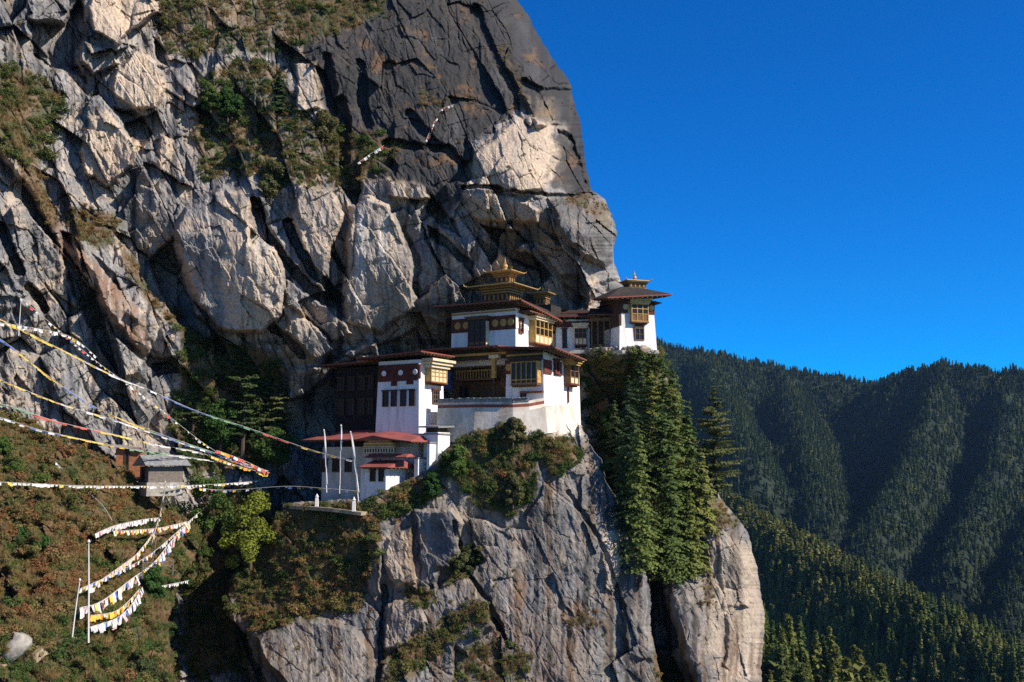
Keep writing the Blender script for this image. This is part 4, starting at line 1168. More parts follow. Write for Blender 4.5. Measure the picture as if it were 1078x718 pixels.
strip('masonry', tw, -5.5, 0, 3.2, M['plaster_old'], 0, .5)
strip('band', tw, -1.15, -.35, .3, M['red_trim'], .07)
cop = strip('coping', tw[:4], .004, .42, .9, M['slate'], .15)
# slates on the coping
random.seed(3)
mb = MB()
Vt = [P(*p) for p in tw[:4]]
for a, q in zip(Vt[:-1], Vt[1:]):
    L = (q - a).length; n = int(L / .45)
    t_ = (q - a); t_.z = 0; t_.normalize(); n_ = Vector((t_.y, -t_.x, 0))
    for i in range(n):
        c0 = a.lerp(q, (i + .5) / n) + n_ * .05 + Vector((0, 0, .43))
        w2, d2, h2 = .2, .35, random.uniform(.05, .16)
        vs = [c0 + t_ * sx * w2 + n_ * sy * d2 + Vector((0, 0, hz_)) for hz_ in (0, h2) for sx, sy in ((-1, -1), (1, -1), (1, 1), (-1, 1))]
        mb.add(vs, [(3, 2, 1, 0), (4, 5, 6, 7), (0, 1, 5, 4), (1, 2, 6, 5), (2, 3, 7, 6), (3, 0, 4, 7)])
par_to(mb.build('cap_stones', M['slate']), t0)
# outer lower skirt that merges with the rock
sk = [(505, 446, 143.6), (540, 440, 141.6), (574, 433, 142.0), (591, 431, 143.8), (606, 432, 148)]
o = strip_wall('rock_footing', sk, -3.0, .6, 4, M['plaster_old'], None, 0, 1.0); par_to(o, t0)

# ---- 6 white block at the left
b = B('white_block', 441, 458, 145, 30, 'tall white block with four dark windows in a row below white roundels', 'building')
xl = b.X(394); yb = b.Y(469); zt = b.Z(378)
MB().taper(xl, 0, 0, yb, -4, zt, .35).build('wall', M['plaster'], b.e)
z0, z1 = b.Z(400), b.Z(382)
fx = lambda px, py: b.X(px, .25, b.Z(py))
nt = [(fx(412, 400), fx(418, 400), b.Z(405)), (fx(428, 400), fx(435, 400), b.Z(404))]
frieze(b.e, [(fx(398.5, 390), fx(440, 390))], [fx(404.5, 391), fx(422, 391), fx(438, 390) - .1], z0, z1, at=.26, m='maroon_shade', dm='plaster', proud=.1, r=.42, notch=nt)
for a_, c_ in ((403.3, 409.3), (412.2, 418), (422, 428), (431.3, 437.5)):
    window(b.e, 'f', fx(a_, 418), fx(c_, 418), b.Z(427), b.Z(410.5), at=.15, frame='timber', fw=.1, lintel=True, lint='timber')
zs = lambda py, px: b.Z(py, 0, b.Y(px)); ys = lambda px: b.Y(px, 0, 5)
mb = MB(); mb.box(-.36, -.14, .22, .55, b.Z(398), b.Z(383)); mb.build('corner_post', M['maroon'], b.e)
bay(b.e, 's', ys(449), ys(466), zs(403, 456), zs(388, 456), 1.0, at=-.25, cols=4, rws=2, frame='ochre', panel='cream', corn='cream', corn_h=1.3, corn_out=.9, skirt=.4, base='maroon', glass=False)
window(b.e, 's', ys(456), ys(463), zs(425, 459), zs(411, 459), at=-.1, frame='wood', cols=3, rws=3)
ea = [(fx(393, 380) - 1.6, -1.6), (1.3, -1.6), (1.3, yb + .2), (fx(393, 380) - 1.6, yb + 1)]
ea = [(x, y, b.Z(378.5 if x < 0 else 371, x, -1.6)) for x, y in ea]
roof(b.e, ea, [(xl + 1, 2, ea[0][2] + .5), (-1, 2, ea[1][2] + .4), (-1, yb, ea[1][2] + .4), (xl + 1, yb, ea[0][2] + .5)], t=.24)
# ---- dark wing beyond it
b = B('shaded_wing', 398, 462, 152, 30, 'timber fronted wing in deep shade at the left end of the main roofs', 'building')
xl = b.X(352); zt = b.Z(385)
MB().taper(xl, 0, 0, 8, -5, zt, .2).build('wall', M['shade_timber'], b.e)
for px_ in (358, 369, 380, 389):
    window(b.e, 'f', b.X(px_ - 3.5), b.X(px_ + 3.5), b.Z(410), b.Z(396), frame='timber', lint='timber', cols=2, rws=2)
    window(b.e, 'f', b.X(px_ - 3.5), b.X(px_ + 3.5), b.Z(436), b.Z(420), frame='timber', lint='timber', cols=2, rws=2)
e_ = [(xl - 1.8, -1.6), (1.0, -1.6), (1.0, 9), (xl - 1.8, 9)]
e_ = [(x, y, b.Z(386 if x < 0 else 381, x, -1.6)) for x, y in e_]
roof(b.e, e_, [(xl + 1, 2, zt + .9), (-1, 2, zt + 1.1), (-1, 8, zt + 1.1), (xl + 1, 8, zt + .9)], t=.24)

# ---- 7 gatehouse with red roofs
b = B('gatehouse', 406, 521, 140, 30, 'gatehouse with stepped red metal roofs and a yellow carved gable below the white block', 'gatehouse')
G = b
xl = b.X(379); ysd = b.Y(427)
zp = b.Z(491)
MB().taper(xl, 0, 0, ysd, -2.5, zp, .05).build('porch_wall', M['plaster'], b.e)
window(b.e, 'f', b.X(389.5), b.X(395), b.Z(507), b.Z(495), frame='timber', fw=.1, lint='timber')
window(b.e, 'f', b.X(398.5), b.X(404), b.Z(507), b.Z(495), frame='timber', fw=.1, lint='timber')
for px_ in (389, 398.5):
    mb = MB(); mb.box(b.X(px_) - .22, b.X(px_) + .22, -.3, -.02, b.Z(494), b.Z(491.6)); mb.build('beam_end', M['white_wood'], b.e)
fr0 = b.X(376, -1.3); fr1 = b.X(418.5, -1.3, zp)
za = b.Z(492.5, fr0, -1.3)
zr = b.Z(484.5, -1, 1)
yk = b.Y(440, 1.3, zp)
roof(b.e, [(fr0, -1.3, za), (1.3, -1.3, za), (1.3, yk, za - .1), (fr0, yk, za)], [(fr0 + .3, ysd * .42, zr), (1.2, ysd * .42, zr), (1.2, ysd * .5, zr), (fr0 + .3, ysd * .5, zr)], t=.1, m='red_roof', trim='red_trim', name='porch_roof')
mb = MB(); mb.add([(.02, .25, zp + .01), (.02, ysd - .25, zp + .01), (.02, ysd * .46, zr - .25), (.1, .25, zp + .01), (.1, ysd - .25, zp + .01), (.1, ysd * .46, zr - .25)], [(0, 2, 1), (3, 4, 5), (0, 1, 4, 3), (1, 2, 5, 4), (2, 0, 3, 5)])
mb.build('porch_gable', M['orange_board'], b.e)
# main body behind
xl2 = b.X(330, 1.0); xr2 = -.6; yb2 = 9.0; y1 = 2.6
zt = b.Z(470, -2, y1)
MB().taper(xl2, xl - .01, y1, yb2, -2.5, zt, .1).build('wall', M['plaster_old'], b.e)  # weathered plaster picked for its darker tone, painting in this wall's shade
MB().box(xl - .005, xr2, ysd + .01, yb2, -2.5, zt).build('rear_wall', M['plaster'], b.e)
for px_ in (341, 353, 366):
    window(b.e, 'f', b.X(px_ - 3.5, y1), b.X(px_ + 3.5, y1), b.Z(497, b.X(px_), y1), b.Z(484, b.X(px_), y1), at=y1, frame='timber', cols=2, rws=2)
# carved yellow gable front above the porch
gx0, gx1 = b.X(382, 1.8, zt), b.X(415, 1.8, zt)
zg0, zg1, zg2 = b.Z(477, gx0, 1.8), b.Z(471.5, gx0, 1.8), b.Z(460.5, (gx0 + gx1) / 2, 1.8)
gb = MB(); xm = (gx0 + gx1) / 2
gb.add([(gx0, 1.8, zg1), (gx1, 1.8, zg1), (gx1 - .2, 1.8, zg2 - .7), (xm, 1.8, zg2), (gx0 + .2, 1.8, zg2 - .7), (gx0, 2.2, zg1), (gx1, 2.2, zg1), (gx1 - .2, 2.2, zg2 - .7), (xm, 2.2, zg2), (gx0 + .2, 2.2, zg2 - .7)],
       [(0, 1, 2, 3, 4), (9, 8, 7, 6, 5), (0, 5, 6, 1), (1, 6, 7, 2), (2, 7, 8, 3), (3, 8, 9, 4), (4, 9, 5, 0)])
gable = gb.build('gable', M['ochre'], b.e)
mb = MB()
for k_ in range(3):
    mb.box(gx0 + .1 + .12 * k_, gx1 - .1 - .12 * k_, 1.7, 1.8, zg1 + .1 + k_ * .42, zg1 + .22 + k_ * .42)
mb.build('moulding', M['cream'], gable)
mb = MB(); n = 12
MB().box(gx0 + .05, gx1 - .05, 1.95, 2.15, zg0, zg1 - .005).build('lattice_back', M['timber'], gable)
for i in range(n):
    xx = gx0 + .08 + (gx1 - gx0 - .3) * i / (n - 1)
    mb.box(xx, xx + .16, 1.8, 1.94, zg0 + .1, zg1 - .12)
mb.box(gx0 + .03, gx1 - .03, 1.79, 1.95, zg0, zg0 + .095); mb.box(gx0 + .03, gx1 - .03, 1.79, 1.95, zg1 - .115, zg1 - .006)
mb.build('lattice', M['cream'], gable)
# small skirt roof between gable and porch
k0, k1 = b.X(383, .4, zp), b.X(427, .4, zp)
zz = b.Z(482, (k0 + k1) / 2, .4)
roof(b.e, [(k0, .45, zz), (k1, .45, zz), (k1, 2.4, zz + .1), (k0, 2.4, zz + .1)], [(k0 + .1, 1.65, b.Z(477.6, k0, 1.7)), (k1 - .4, 1.65, b.Z(478, k1, 1.7)), (k1 - .4, 2.3, b.Z(477.6, k1, 1.7)), (k0 + .1, 2.3, b.Z(477.6, k0, 1.7))], t=.1, m='red_roof', name='skirt_roof', rafters=False)
# main red roof, long plane to the left, gable end to the right
m0 = b.X(317, .6, zt); m1 = b.X(432, .6, zt); mr = b.X(398, 4.5, zt)
z_l, z_r = b.Z(464, m0, .6), b.Z(465.5, m1, .6)
zrid = b.Z(455.5, mr, 4.5)
roof(b.e, [(m0, .6, z_l), (gx0 - .2, .6, b.Z(463.5, gx0, .6)), (xm, .6, b.Z(459.5, xm, .6)), (gx1 + .2, .6, b.Z(463, gx1, .6)), (m1, .6, z_r), (m1, yb2 + 1, z_r), (m0, yb2 + 1, z_l)],
     [(m0 + 1.2, 4.5, zrid - .15), (gx0, 4.5, zrid), (xm, 4.5, zrid + .15), (gx1, 4.5, zrid - .1), (m1 - 1.2, 4.5, zrid - .5), (m1 - 1.2, 6.0, zrid - .5), (m0 + 1.2, 6.0, zrid - .15)], t=.12, m='red_roof', name='main_roof')
m0 = b.X(351, 5.2, zt); m1 = b.X(386, 5.2, zt); zz = b.Z(457, m0, 5.2)
MB().box(m0 + .5, m1 - .5, 5.9, 8, zz - 2.4, zz - .01).build('clerestory', M['timber'], b.e)
roof(b.e, [(m0, 5.2, zz), (m1, 5.2, zz), (m1, 8.5, zz), (m0, 8.5, zz)], [(m0 + .4, 6.6, zz + .55), (m1 - .4, 6.6, zz + .55), (m1 - .4, 7, zz + .55), (m0 + .4, 7, zz + .55)], t=.12, m='red_roof', name='upper_roof', rafters=False)

# ---- 8 small white outbuildings stepping up
b = B('store_hut', 461, 470, 142, 32, 'small white store with a flat slate slab roof at the foot of the white block', 'hut')
xl = b.X(446); yb = b.Y(473.5)
MB().box(xl, 0, 0, yb, -2, b.Z(455)).build('wall', M['plaster'], b.e)
MB().box(xl + .3, -.3, .3, yb - .2, b.Z(455) + .003, b.Z(450)).build('loft', M['timber'], b.e)
zz = b.Z(450) + .004
MB().add([(xl - .4, -.6, zz), (.5, -.6, zz - .1), (.5, yb + .4, zz + .1), (xl - .4, yb + .4, zz + .2), (xl - .4, -.6, zz + .22), (.5, -.6, zz + .12), (.5, yb + .4, zz + .3), (xl - .4, yb + .4, zz + .42)],
         [(3, 2, 1, 0), (4, 5, 6, 7), (0, 1, 5, 4), (1, 2, 6, 5), (2, 3, 7, 6), (3, 0, 4, 7)]).build('slab_roof', M['slate'], b.e)
mb = MB(); mb.box(xl - .15, .15, -.15, yb + .1, b.Z(455) - .3, b.Z(455) - .12); mb.build('string_course', M['slate'], b.e)
b = B('white_pillar', 452, 497, 141, 34, 'narrow white masonry pier stepping down from the store beside the shrubs', 'pier')
MB().box(b.X(449), 0, 0, b.Y(463), -1.5, b.Z(467)).build('shaft', M['plaster'], b.e)
MB().box(b.X(449) - .1, .1, -.1, b.Y(463) + .1, b.Z(467) + .004, b.Z(465)).build('cap', M['slate'], b.e)
b = B('low_white_wall', 440, 497, 141.5, 34, 'short low white wall between the gatehouse porch and the narrow pier', 'wall')
MB().box(b.X(436), 0, 0, b.Y(449), -1.5, b.Z(483)).build('masonry', M['plaster'], b.e)
MB().box(b.X(436) - .08, .08, -.08, b.Y(449) + .05, b.Z(483) + .004, b.Z(481.5)).build('coping', M['slate'], b.e)

# ---- 9 hut and shed on the left slope
b = B('slate_hut', 156, 508, 132, -38, 'small dark wooden hut with a grey slate roof on a pale stone base', 'hut')
# its left (gable) end faces the camera's left; the long wall runs right
L = 4.4; Dp = 3.2
MB().box(0, L, 0, Dp, .004, b.Z(491)).build('wall', M['grey_board'], b.e)
MB().box(-.25, L + .2, -.25, Dp + .2, -1.7, 0).build('stone_base', M['stone'], b.e)
zz = b.Z(490); rz_ = b.Z(479)
mb = MB(); mb.add([(-.003, .05, zz - .05), (-.003, Dp - .05, zz - .05), (-.003, Dp / 2, rz_ - .15), (.1, .05, zz - .05), (.1, Dp - .05, zz - .05), (.1, Dp / 2, rz_ - .15)], [(0, 2, 1), (3, 4, 5), (0, 1, 4, 3), (1, 2, 5, 4), (2, 0, 3, 5)]); mb.build('gable', M['timber'], b.e)
roof(b.e, [(-.7, -.8, zz - .05), (L + .7, -.8, zz - .05), (L + .7, Dp + .8, zz - .05), (-.7, Dp + .8, zz - .05)], [(-.65, Dp / 2 - .05, rz_), (L + .65, Dp / 2 - .05, rz_), (L + .65, Dp / 2 + .05, rz_), (-.65, Dp / 2 + .05, rz_)], t=.12, m='slate', trim='slate', rafters=False)
window(b.e, 'l', 1.2, 2.3, .1, 1.9, at=0, frame='timber', name='door', lintel=False)
b = B('plank_shed', 122, 486, 137, -10, 'small orange plank shed with a pale flat roof up behind the slate hut', 'shed')
MB().box(0, b.X(148), 0, 3, -2, b.Z(471)).build('wall', M['orange_board'], b.e)
zz = b.Z(471) + .004
MB().add([(-.4, -.6, zz), (b.X(151), -.6, zz - .4), (b.X(151), 3.4, zz - .2), (-.4, 3.4, zz + .3), (-.4, -.6, zz + .14), (b.X(151), -.6, zz - .26), (b.X(151), 3.4, zz - .06), (-.4, 3.4, zz + .44)],
         [(3, 2, 1, 0), (4, 5, 6, 7), (0, 1, 5, 4), (1, 2, 6, 5), (2, 3, 7, 6), (3, 0, 4, 7)]).build('roof', M['slate'], b.e)
window(b.e, 'f', b.X(131), b.X(136), -1.0, b.Z(474), frame='timber', name='door', lintel=False)
# ---- path ledge below the gatehouse
pp = [(305, 533, 141.5), (325, 534, 139.5), (350, 536, 138), (380, 540, 136.5)]
o = strip_wall('terrace_path', pp, -.35, .1, 2.2, M['path'])
tag(o, kind='structure')
# ------------------------------------------------------------------ foliage meshes
def cards_mesh(name, m, C, N, U, size, aspect=1.0, extra=None, four=False):
    """many small leaf faces: centres C, normals N, up hints U, half sizes"""
    C = np.asarray(C, float); N = np.asarray(N, float); U = np.asarray(U, float); size = np.asarray(size, float)[:, None]
    N /= np.linalg.norm(N, axis=1, keepdims=True) + 1e-9
    A = np.cross(N, U); A /= np.linalg.norm(A, axis=1, keepdims=True) + 1e-9
    Bv = np.cross(A, N)
    v = np.stack([C - A * size, C + Bv * size * aspect * .6 - A * size * .1, C + A * size, C - Bv * size * aspect * .6 + A * size * .1], 1)
    n = len(C)
    q = np.arange(n * 4).reshape(n, 4)
    me = bpy.data.meshes.new(name)
    verts = v.reshape(-1, 3); polys = q
    nv0 = len(verts)
    V = [verts]; ev, ef = ([], [])
    if extra:
        ev, ef = extra.v, extra.f
        V.append(np.array(ev))
    me.from_pydata(np.concatenate(V).tolist(), [], [tuple(p) for p in polys.tolist()] + [tuple(i + nv0 for i in f) for f in ef])
    me.materials.append(m)
    if extra:
        me.materials.append(M['bark'])
        mi = np.zeros(len(me.polygons), np.int32); mi[n:] = 1
        me.polygons.foreach_set('material_index', mi)
    me.update()
    return me

def rdir(rs, n):
    v = rs.normal(size=(n, 3)); return v / np.linalg.norm(v, axis=1, keepdims=True)

def shrub_mesh(seed, m, n=260, w=1.0, h=.8, clumps=9, leaf=.11, name='scrub_clump', up=.4):
    """unit shrub about 2w across"""
    rs = np.random.RandomState(seed)
    cc = rdir(rs, clumps) * rs.uniform(.25, .8, (clumps, 1)); cc[:, 2] = np.abs(cc[:, 2]); cc *= (w, w, h)
    k = rs.randint(0, clumps, n)
    rad = rs.uniform(.22, .42, clumps)
    d = rdir(rs, n)
    C = cc[k] + d * rad[k][:, None] * (rs.uniform(.5, 1, (n, 1)) ** .5); C[:, 2] = np.maximum(C[:, 2], -.1)
    N = d + rs.normal(size=(n, 3)) * .55 + (0, 0, up)
    return cards_mesh(name, m, C, N, rdir(rs, n), rs.uniform(.6, 1.3, n) * leaf, 1.5)

def conifer_mesh(seed, m, H=10.0, R=2.2, levels=22, per=6, leaves=9, z0=.15, leaf=.3, droop=.25, taper=.9, name='crown', trunk=None, gap=0.0, power=1.0, cardlen=1.6):
    rs = np.random.RandomState(seed)
    C, N, U, Sz = [], [], [], []
    for i in range(levels):
        f = i / (levels - 1)
        z = H * (z0 + (1 - z0) * f)
        rr = R * ((1 - f) ** power * taper + (1 - taper) * (1 - f * .3)) * rs.uniform(.7, 1.12)
        if f > .97: rr = R * .05
        a0 = rs.uniform(0, 6.28)
        for j in range(per):
            if rs.rand() < gap: continue
            a = a0 + j * 2 * math.pi / per + rs.uniform(-.4, .4)
            L = rr * rs.uniform(.5, 1.2)
            zj = rs.uniform(-.9, .9) * H / levels * (f < .95)
            k = max(3, int(leaves * (.45 + .55 * (L / R))))
            t = (np.arange(k) + rs.uniform(.1, .9, k)) / k
            dirv = np.array((math.cos(a), math.sin(a), 0))
            side = np.array((-math.sin(a), math.cos(a), 0))
            spread = (.28 * L) * (1.15 - np.abs(t - .55))
            p = dirv * (t * L)[:, None] + side * (rs.uniform(-1, 1, k) * spread)[:, None]
            p[:, 2] = z + zj + .25 * L * t - droop * L * t * t * 2.2 + rs.uniform(-.1, .1, k) * leaf
            C.append(p)
            nn = np.tile((0, 0, .75), (k, 1)) + dirv * .75 + rs.normal(size=(k, 3)) * .42
            N.append(nn); U.append(np.tile(side, (k, 1)) + rs.normal(size=(k, 3)) * .5)
            Sz.append(rs.uniform(.7, 1.25, k) * leaf * (.7 + .3 * (1 - f)))
    C = np.concatenate(C); N = np.concatenate(N); U = np.concatenate(U); Sz = np.concatenate(Sz)
    # a few upright cards near the tip so that the leader shows
    n = 8
    tp = np.stack([rs.normal(size=n) * leaf * .15, rs.normal(size=n) * leaf * .15, H * (1 - rs.uniform(0, .07, n))], 1)
    C = np.concatenate([C, tp]); N = np.concatenate([N, rdir(rs, n) * (1, 1, .1)]); U = np.concatenate([U, rdir(rs, n)]); Sz = np.concatenate([Sz, np.full(n, leaf * .6)])
    return cards_mesh(name, m, C, N, U, Sz, cardlen, extra=trunk)

def gn_scatter(name, P_, rot, scl, idx_, tint_, variants, label=None, cat=None):
    """stuff nobody could count: instances of the variants on points"""
    cl = bpy.data.collections.new(name + '_kinds')
    for i, me in enumerate(variants):
        o = bpy.data.objects.new('%s_kind_%02d' % (name, i), me)
        cl.objects.link(o)
    me = bpy.data.meshes.new(name)
    n = len(P_)
    me.vertices.add(n); me.vertices.foreach_set('co', np.ascontiguousarray(P_, np.float32).ravel())
    def at(nm, ty, dat, key='value'):
        a = me.attributes.new(nm, ty, 'POINT'); a.data.foreach_set(key, np.ascontiguousarray(dat).ravel())
    at('rot', 'FLOAT_VECTOR', rot.astype(np.float32), 'vector'); at('scl', 'FLOAT_VECTOR', scl.astype(np.float32), 'vector'); at('idx', 'INT', idx_.astype(np.int32)); at('tint', 'FLOAT', tint_.astype(np.float32))
    me.update()
    ob = bpy.data.objects.new(name, me); col.objects.link(ob)
    g = bpy.data.node_groups.new(name + '_nodes', 'GeometryNodeTree')
    g.interface.new_socket('Geometry', in_out='INPUT', socket_type='NodeSocketGeometry')
    g.interface.new_socket('Geometry', in_out='OUTPUT', socket_type='NodeSocketGeometry')
    gi = g.nodes.new('NodeGroupInput'); go = g.nodes.new('NodeGroupOutput')
    ip = g.nodes.new('GeometryNodeInstanceOnPoints'); ci = g.nodes.new('GeometryNodeCollectionInfo')
    ci.inputs['Collection'].default_value = cl; ci.inputs['Separate Children'].default_value = True; ci.inputs['Reset Children'].default_value = True
    def na(nm, ty):
        x = g.nodes.new('GeometryNodeInputNamedAttribute'); x.data_type = ty; x.inputs['Name'].default_value = nm
        return x.outputs['Attribute']
    ip.inputs['Pick Instance'].default_value = True
    L = g.links.new
    L(gi.outputs[0], ip.inputs['Points']); L(ci.outputs[0], ip.inputs['Instance']); L(na('idx', 'INT'), ip.inputs['Instance Index'])
    L(na('rot', 'FLOAT_VECTOR'), ip.inputs['Rotation']); L(na('scl', 'FLOAT_VECTOR'), ip.inputs['Scale'])
    L(ip.outputs[0], go.inputs[0])
    md = ob.modifiers.new('scatter', 'NODES'); md.node_group = g
    tag(ob, label, cat, None, 'stuff')
    return ob

# ------------------------------------------------------------------ scrub on the cliff ledges and slopes
rs = np.random.RandomState(12)
scrub_kinds = [shrub_mesh(100 + i, M['scrub'], n=330, w=1, h=(.7, .9, .55, 1.2)[i % 4], clumps=(11, 8, 14, 9)[i % 4], leaf=.085) for i in range(6)]
def tuft_mesh(seed):
    r_ = np.random.RandomState(seed); n_ = 46
    a = r_.uniform(0, 6.28, n_); sp = r_.uniform(.02, .5, n_)
    base_ = np.stack([np.cos(a) * sp * .5, np.sin(a) * sp * .5, np.zeros(n_)], 1)
    tip = base_ + np.stack([np.cos(a) * sp * 1.1, np.sin(a) * sp * 1.1, r_.uniform(.5, 1.1, n_)], 1)
    sd = np.stack([-np.sin(a), np.cos(a), np.zeros(n_)], 1) * .035
    me = bpy.data.meshes.new('grass_tuft')
    v_ = np.stack([base_ - sd, base_ + sd, tip], 1).reshape(-1, 3)
    me.from_pydata(v_.tolist(), [], [(3 * i, 3 * i + 1, 3 * i + 2) for i in range(n_)])
    me.materials.append(M['dry_grass']); me.update()
    return me
grass_kinds = [tuft_mesh(150 + i) for i in range(3)]
pp_, rr_, sc_, ix_, ti_ = [], [], [], [], []
def add_scrub(poly, dens, size, tc, ts, tries=1.0):
    x0, x1, y0, y1 = bb(poly, 0)
    n = int((x1 - x0) * (y1 - y0) / 100 * dens * tries)
    xs_, ys_ = rs.uniform(x0, x1, n), rs.uniform(y0, y1, n)
    e = sdf(xs_, ys_, poly)
    nz = fbm(xs_ / 30, ys_ / 30, 3, 301)
    clump = fbm(xs_ / 14, ys_ / 14, 3, 303)
    patch = fbm(xs_ / 9, ys_ / 9, 3, 307)
    for x, y, ee, nn_, cl_, pt_ in zip(xs_, ys_, e, nz, clump, patch):
        if ee < -2 + 7 * nn_ or x < -60 or y > 760 or y < -40: continue
        if cl_ < -.12 + .25 * rs.rand(): continue
        p, nrm = rock_at(x, y)
        s = size * rs.uniform(.35, 1.15) * rs.uniform(.7, 1.1) * .55
        pp_.append(p + nrm * .1 * s); rr_.append((rs.uniform(-.3, .3), rs.uniform(-.3, .3), rs.uniform(0, 6.28)))
        sc_.append((s * rs.uniform(.8, 1.3), s * rs.uniform(.8, 1.3), s * rs.uniform(.6, 1.2))); ix_.append(rs.randint(0, 6))
        ti_.append(np.clip(tc + ts * (1.3 * nn_ + 1.7 * pt_ + rs.normal() * .3), 0, 1))
for v in VEG:
    add_scrub(v[0], v[2] * 3.2, v[3], v[4], v[5])
    add_scrub(v[0], v[2] * .22, v[3] * 1.9, v[4] - .08, v[5] * 1.3)
# loose tufts in cracks everywhere on the rock
n = 2600
for x, y in zip(rs.uniform(-30, 800, n), rs.uniform(-20, 730, n)):
    if x > np.interp(y, [a for a, q in XR], [q for a, q in XR]) - 3: continue
    p, nrm = rock_at(x, y)
    if nrm[2] < .28 - .1 * (x < 300): continue
    s = rs.uniform(.15, .5)
    pp_.append(p); rr_.append((0, 0, rs.uniform(0, 6.28))); sc_.append((s, s, s * .8)); ix_.append(rs.randint(0, 6)); ti_.append(np.clip(rs.normal(.65, .22), 0, 1))
gp_, gr_, gs_, gi_, gt_ = [], [], [], [], []
for v in VEG:
    x0, x1, y0, y1 = bb(v[0], 6)
    n = int((x1 - x0) * (y1 - y0) / 100 * 9)
    xs_, ys_ = rs.uniform(x0, x1, n), rs.uniform(y0, y1, n)
    e = sdf(xs_, ys_, v[0]); nz = fbm(xs_ / 26, ys_ / 26, 3, 333)
    for x, y, ee, q_ in zip(xs_, ys_, e, nz):
        if ee < 2 + 8 * q_ or q_ < -.12 or x < -60 or y > 750 or y < -30: continue
        p, nrm = rock_at(x, y)
        s = rs.uniform(.3, .75)
        gp_.append(p - nrm * .05); gr_.append((rs.normal() * .25, rs.normal() * .25, rs.uniform(0, 6.28))); gs_.append((s * 1.3, s * 1.3, s))
        gi_.append(rs.randint(0, 3)); gt_.append(np.clip(.5 + .6 * q_ + rs.normal() * .2, 0, 1))
gn_scatter('grass', np.array(gp_), np.array(gr_), np.array(gs_), np.array(gi_), np.array(gt_), grass_kinds)
gn_scatter('scrub', np.array(pp_), np.array(rr_), np.array(sc_), np.array(ix_), np.array(ti_), scrub_kinds)

# ------------------------------------------------------------------ forest over the gorge
rs = np.random.RandomState(5)
far_kinds = []
for i in range(5):
    tk = MB().tube([(0, 0, -1), (0, 0, 5), (0, 0, 9)], [.25, .16, .05], 5)
    far_kinds.append(conifer_mesh(40 + i, M['needles_far'], H=10, R=(2.0, 2.4, 1.7, 2.9, 2.2)[i], levels=(11, 10, 12, 8, 10)[i], per=6, leaves=3, leaf=(.75, .8, .7, 1.0, .85)[i], z0=.1, droop=.3, trunk=tk, power=(1, .9, 1.1, .6, .8)[i], cardlen=2.2))
for i in range(2):
    far_kinds.append(shrub_mesh(80 + i, M['needles_far'], n=130, w=2.4, h=5.5, clumps=9, leaf=.42, name='far_kinds_round'))
def hz_at(x, y):
    fx = (x - GX[0]) / 9.0; fy = (y - GY[0]) / 9.0
    ix = np.clip(fx.astype(int), 0, len(GX) - 2); iy = np.clip(fy.astype(int), 0, len(GY) - 2)
    u, v = fx - ix, fy - iy
    z = hz[iy, ix] * (1 - u) * (1 - v) + hz[iy, ix + 1] * u * (1 - v) + hz[iy + 1, ix] * (1 - u) * v + hz[iy + 1, ix + 1] * u * v
    return z, (hz[iy, ix + 1] - hz[iy, ix]) / 9.0, (hz[iy + 1, ix] - hz[iy, ix]) / 9.0
n = 170000
tx, ty = rs.uniform(60, 1490, n), rs.uniform(250, 2600, n)
near = ty < 950
tz, gxx, gyy = hz_at(tx, ty)
zc = ty * CP + tz * SP
tpx = W0 / 2 + F * tx / zc; tpy = H0 / 2 - F * (tz * CP - ty * SP) / zc
facing = (-gxx * tx - gyy * ty * 1.0 + tz * 1.0) / np.sqrt(tx ** 2 + ty ** 2)      # > 0 hidden side
vis = (tpx > 640) & (tpx < 1120) & (tpy < 790) & (tpy > 330) & (facing < .14)
noise = fbm(tx / 40, ty / 40, 3, 411)
vis &= noise > -2
vis &= (rs.rand(n) < 1.0)
tx, ty, tz, tpx, tpy, noise = tx[vis], ty[vis], tz[vis], tpx[vis], tpy[vis], noise[vis]
# extra trees on the near spurs, where each one shows
m2 = 9000
ax, ay = rs.uniform(60, 560, m2), rs.uniform(260, 960, m2)
az_, g1_, g2_ = hz_at(ax, ay)
zc = ay * CP + az_ * SP
apx = W0 / 2 + F * ax / zc; apy = H0 / 2 - F * (az_ * CP - ay * SP) / zc
fac = (-g1_ * ax - g2_ * ay + az_) / np.hypot(ax, ay)
vs_ = (apx > 690) & (apx < 1110) & (apy < 780) & (apy > 470) & (fac < .2)
tx = np.concatenate([tx, ax[vs_]]); ty = np.concatenate([ty, ay[vs_]]); tz = np.concatenate([tz, az_[vs_]]); tpx = np.concatenate([tpx, apx[vs_]]); tpy = np.concatenate([tpy, apy[vs_]])
noise = np.concatenate([noise, fbm(ax[vs_] / 40, ay[vs_] / 40, 3, 411)])
nt_ = len(tx)
sz = (.45 + 1.05 * rs.rand(nt_) ** .8) * np.where(ty < 950, 1.1, .85) * (1 + .25 * noise)
kind = np.where(rs.rand(nt_) < .22, rs.randint(5, 7, nt_), rs.randint(0, 5, nt_))
tn = np.clip(.42 + .5 * noise + rs.normal(size=nt_) * .2 + np.where(ty < 950, .38, -.1), 0, 1)
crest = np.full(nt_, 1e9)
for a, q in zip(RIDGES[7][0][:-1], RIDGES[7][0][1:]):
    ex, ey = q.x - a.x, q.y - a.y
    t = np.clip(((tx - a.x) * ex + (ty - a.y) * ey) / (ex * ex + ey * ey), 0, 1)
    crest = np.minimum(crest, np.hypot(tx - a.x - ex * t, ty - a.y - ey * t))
tn = np.clip(tn + .3 * (crest < 45), 0, 1)  # lighter, yellower tint along the crest paints in its sunlit band
show = sz / ty
order = np.argsort(-np.where((tpx > 745) & (tpx < 1078) & (tpy < 735) & (tpy > 500), show, 0))
sel = order[:300]; rest = order[300:]
Pf = np.stack([tx, ty, tz - .4], 1)
sxy = sz * rs.uniform(.9, 1.25, nt_)
